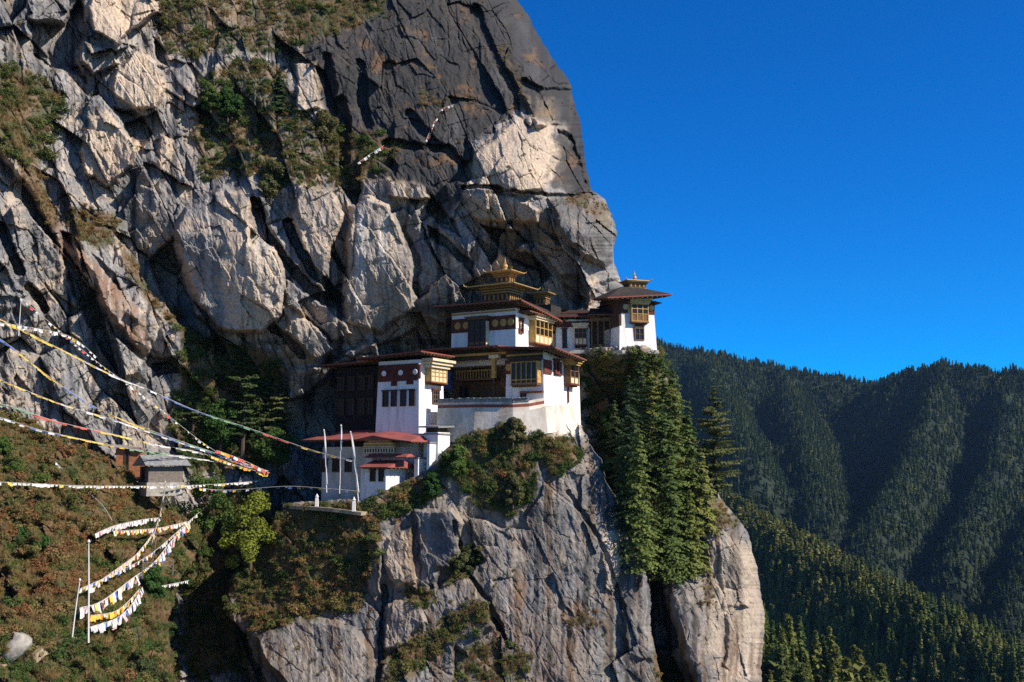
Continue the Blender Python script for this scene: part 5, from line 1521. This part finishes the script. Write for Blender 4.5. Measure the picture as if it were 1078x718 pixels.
gn_scatter('forest', Pf[rest], np.stack([rs.normal(size=len(rest)) * .04, rs.normal(size=len(rest)) * .04, rs.uniform(0, 6.28, len(rest))], 1), np.stack([sxy, sxy, sz], 1)[rest], kind[rest], tn[rest], far_kinds)
near_kinds = []
for i in range(4):
    tk = MB().tube([(0, 0, -1), (0, 0, 5), (0, 0, 9.3)], [.22, .14, .04], 6)
    near_kinds.append(conifer_mesh(60 + i, M['needles_obj'], H=10, R=(2.0, 2.3, 1.8, 2.5)[i], levels=18, per=6, leaves=6, leaf=(.42, .46, .4, .5)[i], z0=.1, droop=.3, trunk=tk, power=(1, .9, 1.1, .7)[i], cardlen=2.2, name='conifer'))
for q, i in enumerate(sel):
    o = bpy.data.objects.new('conifer', near_kinds[int(kind[i]) % 4]); col.objects.link(o)
    o.location = Pf[i]; o.rotation_euler = (0, 0, float(rs.uniform(0, 6.28))); o.scale = (float(sxy[i]), float(sxy[i]), float(sz[i]))
    tag(o, 'conifer of the near forest spur that slopes down behind the right-hand rock pillar', 'tree', 'conifers on the near forest spur')

# ------------------------------------------------------------------ trees one can tell apart
def tree(name, px, py, top, width, label, group=None, kind='fir', seed=1, m='needles', d=None, off=-.4, lean=0.0):
    """a tree whose foot is at (px,py) and whose tip is at row top; width in px"""
    p, nrm = rock_at(px, py)
    d = d or p[1] + off
    o = P(px, py, d)
    pxm = o.y / F
    Hh = (py - top) * pxm * 1.01; R = width * pxm / 2
    e = empty(name, o, random.uniform(0, 6), label, 'tree', group)
    r0 = Hh * .013 + .08
    lx = lean * Hh
    if kind == 'fir':
        tk = MB().tube([(0, 0, -1.5), (0, 0, Hh * .4), (0, 0, Hh * .97)], [r0, r0 * .7, .03], 8)
        cr = conifer_mesh(seed, M[m], H=Hh, R=R, levels=int(10 + Hh * .95), per=9, leaves=38, leaf=.185, z0=.05, droop=.2, power=(.75, .9, .65, 1.0)[seed % 4], gap=.1, name='crown', cardlen=2.0)
    elif kind == 'open':
        tk = MB().tube([(0, 0, -1.5), (.1, 0, Hh * .4), (0, .1, Hh * .98)], [r0, r0 * .7, .04], 8)
        cr = conifer_mesh(seed, M[m], H=Hh, R=R, levels=int(10 + Hh * .55), per=7, leaves=70, leaf=.2, z0=.17, droop=.05, power=.5, gap=.2, name='crown', cardlen=1.9)
        rs_ = np.random.RandomState(seed + 500)
        for i in range(16):
            z = Hh * (.25 + .7 * i / 16); a = rs_.uniform(0, 6.28); L = R * (1 - i / 17) ** .5 * .8
            tk.tube([(0, 0, z), (math.cos(a) * L, math.sin(a) * L, z + .12 * L)], [.07, .02], 5)
    else:
        bush = kind == 'bush'
        rs_ = np.random.RandomState(seed)
        tk = MB(); C, N = [], []
        tk.tube([(0, 0, -1), (.1, 0, Hh * .3), (0, .1, Hh * .55)], [r0 * 1.2, r0 * .9, r0 * .4], 7)
        ncl = 30 if bush else 26
        for i in range(ncl):
            a = rs_.uniform(0, 6.28); f = rs_.uniform(-.15 if bush else .12, 1)
            rad = R * (math.sin(min(1, f * 1.15) * 2.6) * .8 + .12) * rs_.uniform(.35, 1) if not bush else R * math.sqrt(max(.03, 1 - max(f, 0) ** 2)) * rs_.uniform(.3, 1)
            c0 = np.array((math.cos(a) * rad, math.sin(a) * rad, Hh * (.1 + .84 * f)))
            tk.tube([(0, 0, Hh * .5 * f), tuple(c0 * (.5, .5, .8)), tuple(c0)], [r0 * .45, r0 * .25, .02], 5)
            k = 230; dd = rdir(rs_, k); cr_ = R * rs_.uniform(.22, .4)
            C.append(c0 + dd * cr_ * rs_.uniform(.3, 1, (k, 1)) ** .5 * (1, 1, .85)); N.append(dd + rs_.normal(size=(k, 3)) * .6 + (0, 0, .4))
        C = np.concatenate(C); N = np.concatenate(N); k = len(C)
        cr = cards_mesh('crown', M[m], C, N, rdir(rs_, k), rs_.uniform(.6, 1.3, k) * .15, 1.5)
    tk.build('trunk', M['bark'], e)
    c = bpy.data.objects.new('crown', cr); col.objects.link(c); c.parent = e
    return e
random.seed(8)
GC = 'tall conifers on the wooded ledge below the tower'
stand = [
    (690, 612, 370, 84, 'tallest dense conifer of the stand directly below the end tower'),
    (664, 565, 400, 66, 'dark conifer at the left of the stand below the tower, beside the rock gully'),
    (712, 592, 390, 66, 'conifer at the right shoulder of the stand below the tower'),
    (728, 588, 428, 58, 'shorter sunlit conifer at the right edge of the stand below the tower'),
    (674, 606, 452, 62, 'low bushy conifer at the foot of the stand, front left above the dark gully'),
    (708, 614, 470, 64, 'low bright conifer at the foot of the stand, front centre above the pillar'),
    (740, 566, 476, 44, 'small conifer on the rim just above the right pillar, right of the stand'),
    (648, 505, 424, 48, 'small dark conifer in the gully shade left of the stand below the tower'),
    (676, 520, 378, 58, 'slim conifer tight behind the tallest one below the tower'),
    (700, 520, 380, 52, 'slim conifer behind the right shoulder of the stand, just under the tower'),
    (690, 618, 520, 50, 'lowest young conifer hanging at the bottom tip of the stand over the gully'),
    (728, 606, 520, 46, 'young yellow-green conifer at the lower right of the stand, touching the pillar'),
    (655, 540, 460, 46, 'young dark conifer at the lower left fringe of the stand')]
for i, (x, y, tp, w_, lb) in enumerate(stand):
    tree('conifer', x, y, tp, w_, lb, GC, 'fir', 300 + i, 'needles_dark' if i in (1, 7, 8, 12) else 'needles', off=-1.2 if i in (4, 5, 10, 11) else -.2)
tree('pine_tree', 754, 533, 410, 64, 'open tiered dark pine standing alone on the rim of the right rock pillar', None, 'open', 350, 'needles_dark', d=158)
tree('pine_tree', 255, 478, 338, 46, 'tall open pine with a bare lower trunk left of the monastery against the pale slab', None, 'open', 351, 'needles_dark', off=-3)
tree('pine_tree', 288, 470, 356, 36, 'slender pine close right of the tall open pine, at the edge of the deep shade', None, 'open', 352, 'needles_dark', off=-2.5)
tree('pine_tree', 203, 452, 384, 30, 'small dark pine below the black chimney, left of the tall open pine', None, 'open', 353, 'needles_dark', off=-1.5)
tree('pine_tree', 272, 474, 384, 34, 'bushy dark pine between the tall open pine and the slender pine', None, 'fir', 354, 'needles_dark', off=-1.5)
tree('leafy_tree', 264, 592, 521, 62, 'round yellow-green broadleaf tree glowing at the edge of the dark ravine', None, 'bush', 360, 'leaves_bright', d=140)
tree('leafy_tree', 290, 492, 452, 50, 'bright green bush like tree left of the red roofed gatehouse in the shade', None, 'leafy', 361, 'leaves_green', off=-3)
tree('leafy_tree', 232, 480, 420, 46, 'dark green bushy tree at the foot of the cliff above the slate hut', None, 'leafy', 362, 'leaves_green', off=-2)
tree('bush', 215, 552, 500, 52, 'dark spreading bush in the ravine at the right of the slate hut', None, 'bush', 363, 'leaves_green', d=146)
tree('bush', 162, 628, 598, 26, 'small dark green bush beside the swags of prayer flags on the lower slope', None, 'bush', 364, 'leaves_green', off=-.5)
tree('leafy_tree', 262, 455, 405, 40, 'olive leafy tree behind the trunk of the tall open pine', None, 'leafy', 365, 'leaves_olive', off=-1)
tree('conifer', 293, 118, 76, 26, 'small dark conifer rooted on the high ledge below the top of the cliff', None, 'fir', 366, 'needles_dark', off=-.6)
tree('bush', 240, 122, 92, 30, 'bright green bush on the high ledge, beside the narrow tan rock', None, 'bush', 367, 'leaves_green', off=-.6)
tree('bush', 222, 112, 88, 20, 'little green bush left of the bright green bush on the high ledge', None, 'bush', 368, 'leaves_green', off=-.5)
tree('bush', 340, 142, 118, 34, 'yellow-olive bush at the right end of the high shrub ledge', None, 'bush', 369, 'leaves_olive', off=-.5)
tree('bush', 285, 208, 168, 34, 'green bush hanging over the top of the two long diagonal cracks', None, 'bush', 370, 'leaves_olive', off=-.5)
tree('bush', 484, 602, 574, 30, 'dark bush in the diagonal crack of the lower crag', None, 'bush', 371, 'leaves_olive', off=-.5)
tree('bush', 480, 498, 470, 30, 'rounded green bush at the left shoulder of the shrub bank under the terrace wall', None, 'bush', 372, 'leaves_green', off=-.8)
tree('bush', 540, 462, 440, 24, 'tall green bush touching the white terrace wall at the top of the crag', None, 'bush', 373, 'leaves_olive', off=-.8)
tree('bush', 455, 520, 498, 22, 'green and yellow bush below the narrow white pier', None, 'bush', 374, 'leaves_green', off=-.8)
tree('bush', 540, 528, 500, 26, 'dark bush drooping over the crag face under the centre of the terrace wall', None, 'bush', 375, 'leaves_olive', off=-.6)
tree('bush', 660, 384, 364, 34, 'low shrub on the ledge edge right under the foot of the end tower', None, 'bush', 376, 'leaves_olive', off=-.6)
tree('bush', 642, 470, 430, 30, 'dim green bush clinging in the gully left of the conifer stand', None, 'bush', 377, 'leaves_green', off=-.6)

rb_ = random.Random(77)
n_b = 0
while n_b < 12:
    x, y = rb_.uniform(0, 178), rb_.uniform(452, 715)
    if y < 445 + .42 * x + 12 or (x < 40 and 650 < y < 690) or (70 < x < 205 and 535 < y < 676): continue
    h_ = rb_.uniform(7, 14); w_ = h_ * rb_.uniform(1.4, 2.2)
    tree('bush', x, y, y - h_, w_, 'low green bush growing among the rust-brown scrub of the near left slope', 'green bushes on the near left slope', 'bush', 600 + n_b, 'leaves_green' if rb_.random() < .4 else 'leaves_olive', off=-.2)
    n_b += 1
# ------------------------------------------------------------------ prayer flags
def rock_near(px, py, r=9):
    return min(rock_at(px + a, py + q)[0][1] for a in (-r, 0, r) for q in (-r, 0, r * .5))
flag_me = {}
def flag_mesh(c, w, h, v):
    key = (c, round(w, 2), round(h, 2), v)
    if key not in flag_me:
        rs_ = np.random.RandomState(900 + v); nx = 5; mb = MB(); vs = []
        ph = rs_.uniform(0, 6)
        for j in range(3):
            for i in range(nx):
                x = -w / 2 + w * i / (nx - 1); z = -h * j / 2
                vs.append((x + .03 * j * math.sin(ph), (.05 + .05 * j) * h * math.sin(ph + i * 1.4 + j), z * (1 + .08 * math.sin(ph + i * 2))))
        fs = [(j * nx + i, j * nx + i + 1, (j + 1) * nx + i + 1, (j + 1) * nx + i) for j in range(2) for i in range(nx - 1)]
        back = [(a, y + .015, z) for a, y, z in vs]
        n = len(vs)
        mb.add(vs + back, fs + [tuple(q + n for q in reversed(f)) for f in fs])
        flag_me[key] = mb.mesh('flag', M['flag_' + c])
    return flag_me[key]

def flag_line(ptsd, colors, label, fw=.6, fh=.35, gap=1.0, sag=0.0, runs=False, group='prayer flag lines', rope_r=.03, seed=0, tag_cat='flag line', off=1.3):
    """rope through world points given as (px, py, depth); colours: string cycled or a list of (fraction, colour)"""
    rs_ = random.Random(seed)
    V = [P(*p) if len(p) == 3 else P(p[0], p[1], rock_near(p[0], p[1]) - off) for p in ptsd]
    # smooth the rope
    fine = []
    for i in range(len(V) - 1):
        p0, p1, p2, p3 = V[max(i - 1, 0)], V[i], V[i + 1], V[min(i + 2, len(V) - 1)]
        for k in range(10):
            t = k / 10
            fine.append(.5 * ((2 * p1) + (p2 - p0) * t + (2 * p0 - 5 * p1 + 4 * p2 - p3) * t * t + (3 * p1 - p0 - 3 * p2 + p3) * t ** 3))
    fine.append(V[-1])
    cum = [0]
    for a, q in zip(fine[:-1], fine[1:]): cum.append(cum[-1] + (q - a).length)
    L = cum[-1]
    if sag:
        fine = [p - Vector((0, 0, sag * 4 * (c_ / L) * (1 - c_ / L))) for p, c_ in zip(fine, cum)]
    e = empty('prayer_flag_line', fine[0], 0, label, tag_cat, group)
    o0 = Vector(fine[0])
    MB().tube([p - o0 for p in fine], rope_r, 5).build('rope', M['rope'], e)
    n = int(L / gap)
    n = min(n, 99)
    for i in range(n):
        s_ = L * (i + .5) / n
        f = s_ / L
        j = max(k for k in range(len(cum)) if cum[k] <= s_); j = min(j, len(fine) - 2)
        t = (s_ - cum[j]) / max(1e-6, cum[j + 1] - cum[j])
        p = fine[j].lerp(fine[j + 1], t); dv = (fine[j + 1] - fine[j]).normalized()
        if isinstance(colors, str):
            c_ = colors[i % len(colors)]
        else:
            c_ = [cc for fr, cc in colors if f >= fr][-1]
            if len(c_) > 1: c_ = c_[i % len(c_)]
        if c_ == '-' or rs_.random() < .1: continue
        w_ = L / n * .98 if runs else fw
        me = flag_mesh(c_, round(w_, 1), fh, rs_.randint(0, 3))
        o = bpy.data.objects.new('flag', me); col.objects.link(o); o.parent = e
        zax = Vector((0, 0, 1)); xax = dv; yax = zax.cross(xax).normalized(); zax = xax.cross(yax)
        mt = Matrix((xax, yax, zax)).transposed()
        tw = Matrix.Rotation(rs_.uniform(-.25, .25) if not runs else 0.0, 3, 'Y') @ Matrix.Rotation(rs_.uniform(-.35, .35) if not runs else rs_.uniform(-.6, .6), 3, 'X')
        o.rotation_euler = (mt @ tw).to_euler(); o.location = p - o0
        s2 = rs_.uniform(.55, 1.3); o.scale = (1 if runs else s2, 1, s2)
    return e

A_, E_ = 112, 146
flag_line([(-40, 318, 108), (0, 336, 112), (61, 366, 120), (122, 396.5, 127), (156, 410, 131), (208, 433, 136), (260, 450, 140), (326, 473, 140.5), (371, 485, 137.5)],
          [(0, 'y'), (.3, 'yw'), (.38, 'w'), (.5, 'b'), (.63, 'g'), (.76, 'r'), (.86, 'y'), (.95, 'w')], 'longest prayer flag ribbon, yellow then blue, green and red, ending at the gatehouse poles', runs=True, fh=.21, gap=.9, seed=1)
flag_line([(20, 312, 110), (40, 329, 112), (101, 380, 121), (153, 418, 128), (227, 475, 138), (283, 496, 143)], 'wwrwwpwywwrb', 'dotted prayer flag line of small mostly white and red flags crossing the longest ribbon', fw=.42, fh=.24, gap=.75, seed=2)
flag_line([(-20, 345, 108), (9, 363, 112), (58, 401, 120), (107, 432, 126), (172, 458, 133), (230, 478, 138), (279, 495, 143)], [(0, 'b'), (.12, 'y'), (.32, 'b'), (.45, 'y'), (.62, 'bg'), (.74, 'g'), (.84, 'b')],
          'prayer flag ribbon starting blue, then yellow, blue and green, second ribbon from the top', runs=True, fh=.19, gap=.9, seed=3)
flag_line([(-40, 384, 106), (3, 401, 110), (61, 424, 118), (123, 443, 125), (184, 464, 132), (227, 478, 138), (276, 494, 143)], [(0, 'y'), (.3, 'yw'), (.42, 'w'), (.65, 'wb'), (.8, 'b'), (.9, 'y')],
          'prayer flag ribbon with a long yellow start fading to white, third ribbon from the top', runs=True, fh=.2, gap=.9, seed=4)
flag_line([(-10, 422, 108), (18, 430, 111), (61, 444, 118), (123, 458, 125), (169, 469, 131), (205, 475, 136), (270, 493, 143)], [(0, 'g'), (.15, 'r'), (.4, 'y'), (.58, 'w'), (.8, 'yr')],
          'prayer flag ribbon with a red stretch between green and yellow, fourth from the top', runs=True, fh=.2, gap=.9, seed=5)
flag_line([(-20, 434, 106), (9, 442, 109), (40, 452, 114), (123, 470, 125), (160, 476, 131), (230, 486, 139), (280, 496, 143)], [(0, 'w'), (.14, 'bw'), (.28, 'y'), (.52, 'g'), (.66, 'w'), (.85, 'ry')],
          'lowest prayer flag ribbon of the fan, blue and white then yellow and green', runs=True, fh=.2, gap=.9, seed=6)
flag_line([(-30, 505, 98), (0, 507.5, 101), (45, 509.5, 107), (92, 511.5, 114), (184, 511.5, 131), (240, 509, 140), (272, 506, 143)], 'wwwwwwywwww', 'level line of white prayer flags across the scrub slope below the slate hut', fw=.55, fh=.26, gap=.7, seed=7)
flag_line([(178, 509, 132), (205, 513, 135.5), (239, 516, 139), (300, 512, 137.5), (340, 514, 136), (377, 517, 135)], 'wbygrwp-yw-rb-', 'multicoloured prayer flag line running in shade to the gatehouse poles', fw=.42, fh=.28, gap=.6, seed=8)
flag_line([(228, 474, 137.6), (255, 484, 140), (284, 498, 143)], 'ryorwr', 'short red and orange prayer flag line at the knot of the fan', fw=.55, fh=.35, gap=.62, seed=9)
flag_line([(222, 480, 137), (252, 491, 140), (282, 499, 143)], 'yyoywy', 'short yellow prayer flag line at the knot of the fan', fw=.55, fh=.35, gap=.62, seed=10)
flag_line([(-20, 336, 108), (0, 340, 110), (27, 344, 113), (73, 354, 119), (102, 376, 123)], 'wwrwwy', 'short line of white prayer flags beneath the cliff foot at the far left edge', fw=.45, fh=.3, gap=.7, seed=11)
flag_line([(58, 486, 116), (83, 510, 119), (107, 531, 117), (118, 548, 116)], 'ww-w-', 'thin steep line of faded white prayer flags down the brown scrub', fw=.4, fh=.28, gap=.6, seed=12)
GS = 'swags of prayer flags on the lower slope'
flag_line([(84, 620), (113, 607), (159, 583), (202, 546), (226, 526)], 'wywpwb', 'thin upper swag of small flags from the leaning pole up to the ravine', group=GS, fw=.4, fh=.33, gap=.5, seed=13)
flag_line([(84, 640), (107, 633), (138, 610), (162, 592), (181, 569), (199, 550)], 'wbpwwrwyw', 'thickest swag of overlapping white, pink and blue flags on the lower slope', group=GS, fw=.62, fh=.85, gap=.36, seed=14, rope_r=.05)
flag_line([(93, 618), (104, 612), (138, 588), (150, 576), (162, 560)], 'wwywpw', 'middle swag of pale flags from the tall white pole to the thin upright pole', group=GS, fw=.45, fh=.5, gap=.4, seed=15)
flag_line([(95, 660), (122, 651), (138, 637), (150, 618)], 'wwpwwbw', 'lowest white swag of heaped flags drooping from the tall white pole', group=GS, fw=.55, fh=.75, gap=.3, seed=16)
flag_line([(97, 648), (120, 644), (134, 634), (147, 620)], 'yyowy', 'yellow swag of flags just above the lowest white swag', group=GS, fw=.5, fh=.5, gap=.34, seed=17)
flag_line([(100, 562), (122, 553), (150, 547), (167, 545)], 'wwwpw', 'bundle of white flags lying level on the slope above the swags', group=GS, fw=.5, fh=.5, gap=.33, seed=18)
flag_line([(120, 559), (150, 557.5), (172, 555), (197, 549)], 'wywrwo', 'second level line of white and yellow flags just under the white bundle', group=GS, fw=.45, fh=.42, gap=.42, seed=19)
flag_line([(165, 618), (180, 615), (199, 611)], 'ww', 'faint short white flag line beside the dark bush in the ravine shade', group=GS, fw=.4, fh=.3, gap=.5, seed=20)
flag_line([(173, 512), (170, 535), (164, 556), (160, 572)], 'wbwy', 'steep line of flags hanging down the thin upright pole', group=GS, fw=.35, fh=.35, gap=.5, seed=21)
flag_line([(448, 149, 159.3), (455, 133, 160.5), (464, 116, 161.3), (478, 110, 161.8)], 'wrwwp', 'curved white and red flag string hanging on the black rock wall above the temples', group='flag strings on the high cliff', fw=.4, fh=.35, gap=.6, seed=22)
flag_line([(376, 172, 155), (390, 162, 155.6), (404, 153, 156)], 'wrw', 'short flag string at the right end of the high shrub ledge', group='flag strings on the high cliff', fw=.4, fh=.35, gap=.6, seed=23)

# ---- poles
def pole(name, foot, top, r, label, group=None, banner=None, m='white_wood'):
    a, q = P(*foot), P(*top)
    e = empty(name, a, 0, label, 'flag pole' if banner else 'pole', group)
    MB().tube([Vector((0, 0, -.8)), (q - a) * .5, q - a], [r, r * .8, r * .5], 8).build('staff', M[m], e)
    MB().lathe([(.02, 0), (r * 1.6, r * 1.2), (r * 1.4, r * 2.4), (.01, r * 4)], tuple(q - a), 8).build('tip', M['white_wood'], e)
    if banner:
        mb = MB(); n = 14; vs = []
        wd, drift = banner
        for i in range(n + 1):
            t = i / n
            p = (q - a) * (1 - t * .96)
            w_ = wd * (.35 + .65 * math.sin(math.pi * min(1, t * 1.15 + .1)) ** .5)
            x0_ = drift * math.sin(t * 2.6) * .6
            wv = .1 * math.sin(t * 9)
            for s_ in (0, 1):
                vs.append((p.x + .05 + x0_ * s_ * .3 + w_ * s_, p.y - .1 + wv * s_, p.z))
        fs = [(2 * i, 2 * i + 1, 2 * i + 3, 2 * i + 2) for i in range(n)]
        k = len(vs)
        mb.add(vs + [(x, y + .02, z) for x, y, z in vs], fs + [tuple(j + k for j in reversed(f)) for f in fs])
        mb.build('banner', M['flag_w'], e)
    return e
GP = 'white banner poles before the gatehouse'
pole('banner_pole', (344, 512, 136.6), (341, 454, 136.6), .07, 'left of the three white banner poles before the red roofed gatehouse', GP, (.15, .1))
pole('banner_pole', (357.5, 513, 136.2), (359, 449, 136.2), .07, 'middle of the three white banner poles before the red roofed gatehouse', GP, (.15, -.1))
pole('banner_pole', (377.5, 521, 135.6), (369, 456, 135.6), .07, 'leaning right one of the three white banner poles before the gatehouse', GP, (.2, .15))
d_ = rock_near(93, 666) - .3
pole('prayer_pole', (93.5, 667, d_), (93.4, 572, d_), .09, 'tall straight pale pole holding the heaped swags on the lower slope')
d_ = rock_near(77, 661) - .3
pole('prayer_pole', (76.5, 661, d_), (84, 612, d_), .07, 'shorter leaning pole just left of the tall pale pole on the lower slope')
d_ = rock_near(162, 577) - .3
pole('prayer_pole', (162, 577, d_), (174, 508, d_), .05, 'thin upright leaning pole between the slate hut and the swags', m='grey_board')
pole('prayer_pole', (645.5, 281, 162), (645, 258, 162), .04, 'thin mast on the rim of the rock head just above the end tower', m='white_wood')
pole('prayer_pole', (20, 346, 114), (22, 318, 114), .05, 'small pale stake at the far left edge under the cliff foot')
# two small whitewashed posts on the terrace path
for px_, py_, h_, d_, lb in ((333.5, 530, 1.15, 138.6, 'little white post on the tan terrace path, the left one'), (372.5, 535, 1.35, 136.6, 'little white post at the right end of the tan terrace path')):
    o_ = P(px_, py_, d_)
    e = empty('white_post', o_, 0, lb, 'post')
    MB().taper(-.22, .22, -.22, .22, -.4, h_ * .75, .06).build('shaft', M['plaster'], e)
    MB().lathe([(.24, 0), (.26, .06), (.16, .12), (.1, h_ * .25), (.02, h_ * .33)], (0, 0, h_ * .75 + .003), 10).build('cap', M['plaster'], e)
# ---- foot path on the near slope and the stone steps
def ground_path(name, pts_, w, m, label=None):
    mb = MB(); rows_ = []
    for px_, py_ in pts_:
        p, n = rock_at(px_, py_)
        rows_.append(Vector(p) + Vector((0, -.25, .22)))
    vs, fs = [], []
    for i, p in enumerate(rows_):
        t = rows_[min(i + 1, len(rows_) - 1)] - rows_[max(i - 1, 0)]; t.z = 0; t.normalize()
        s_ = Vector((-t.y, t.x, 0))
        for k in (-1, 1):
            vs.append(p + s_ * w / 2 * k)
        for k in (1, -1):
            vs.append(p + s_ * w / 2 * k + Vector((0, 0, -.8)))
    for i in range(len(rows_) - 1):
        for j in range(4):
            fs.append((i * 4 + j, i * 4 + (j + 1) % 4, i * 4 + 4 + (j + 1) % 4, i * 4 + 4 + j))
    mb.add(vs, fs)
    o = mb.build(name, M[m]); tag(o, kind='structure')
ground_path('foot_path', [(-20, 706), (0, 702), (14, 697), (26, 692), (38, 690), (46, 682), (56, 677), (68, 674), (80, 672)], .6, 'path')
# boulder
rs_ = np.random.RandomState(4)
p, n = rock_at(18, 684)
bm = MB(); ring = []
for i, (z, r_) in enumerate([(-.8, .6), (-.4, 1.0), (.0, 1.1), (.45, .95), (.8, .6), (.95, .15)]):
    ring.append([(r_ * 1.25 * math.cos(q * math.pi / 7) * rs_.uniform(.85, 1.12), r_ * .9 * math.sin(q * math.pi / 7) * rs_.uniform(.85, 1.12), z + .32 * math.cos(q * math.pi / 7) + rs_.uniform(-.12, .12)) for q in range(14)])
bm.rings(ring)
o = bm.build('boulder', M['stone']); o.location = Vector(p) + Vector((0, -.4, .2)); o.rotation_euler = (0, -.25, .2)
for f in o.data.polygons: f.use_smooth = True
tag(o, 'smooth pale boulder lying beside the foot path at the bottom left', 'boulder')
# wooden rail fences beside the ravine
def rail_fence(pts_, label):
    V = [P(*p) for p in pts_]; o0 = V[0]
    e = empty('rail_fence', o0, 0, label, 'fence')
    for p in V:
        q = p - o0
        MB().box(q.x - .07, q.x + .07, q.y - .07, q.y + .07, q.z - .9, q.z + .9).build('post', M['grey_board'], e)
    for dz in (.25, .7):
        MB().tube([p - o0 + Vector((0, -.1, dz)) for p in V], .05, 5).build('rail', M['grey_board'], e)
rail_fence([(150, 600, 113), (166, 599, 115), (182, 597, 118)], 'low weathered rail fence beside the dark ravine under the flag swags')
# ------------------------------------------------------------------ the air over the gorge
hzm = bpy.data.materials.new('haze_air'); hn, hl = nodes_of(hzm)
hn.remove(hn['Principled BSDF'])
pv = hn.new('ShaderNodeVolumePrincipled')
pv.inputs['Color'].default_value = (.33, .6, 1, 1); pv.inputs['Density'].default_value = .000024; pv.inputs['Anisotropy'].default_value = .2
hl.new(pv.outputs[0], hn['Material Output'].inputs['Volume'])
hb = MB().box(-500, 1800, -60, 2900, -360, 480).build('haze', hzm)
tag(hb, kind='stuff')
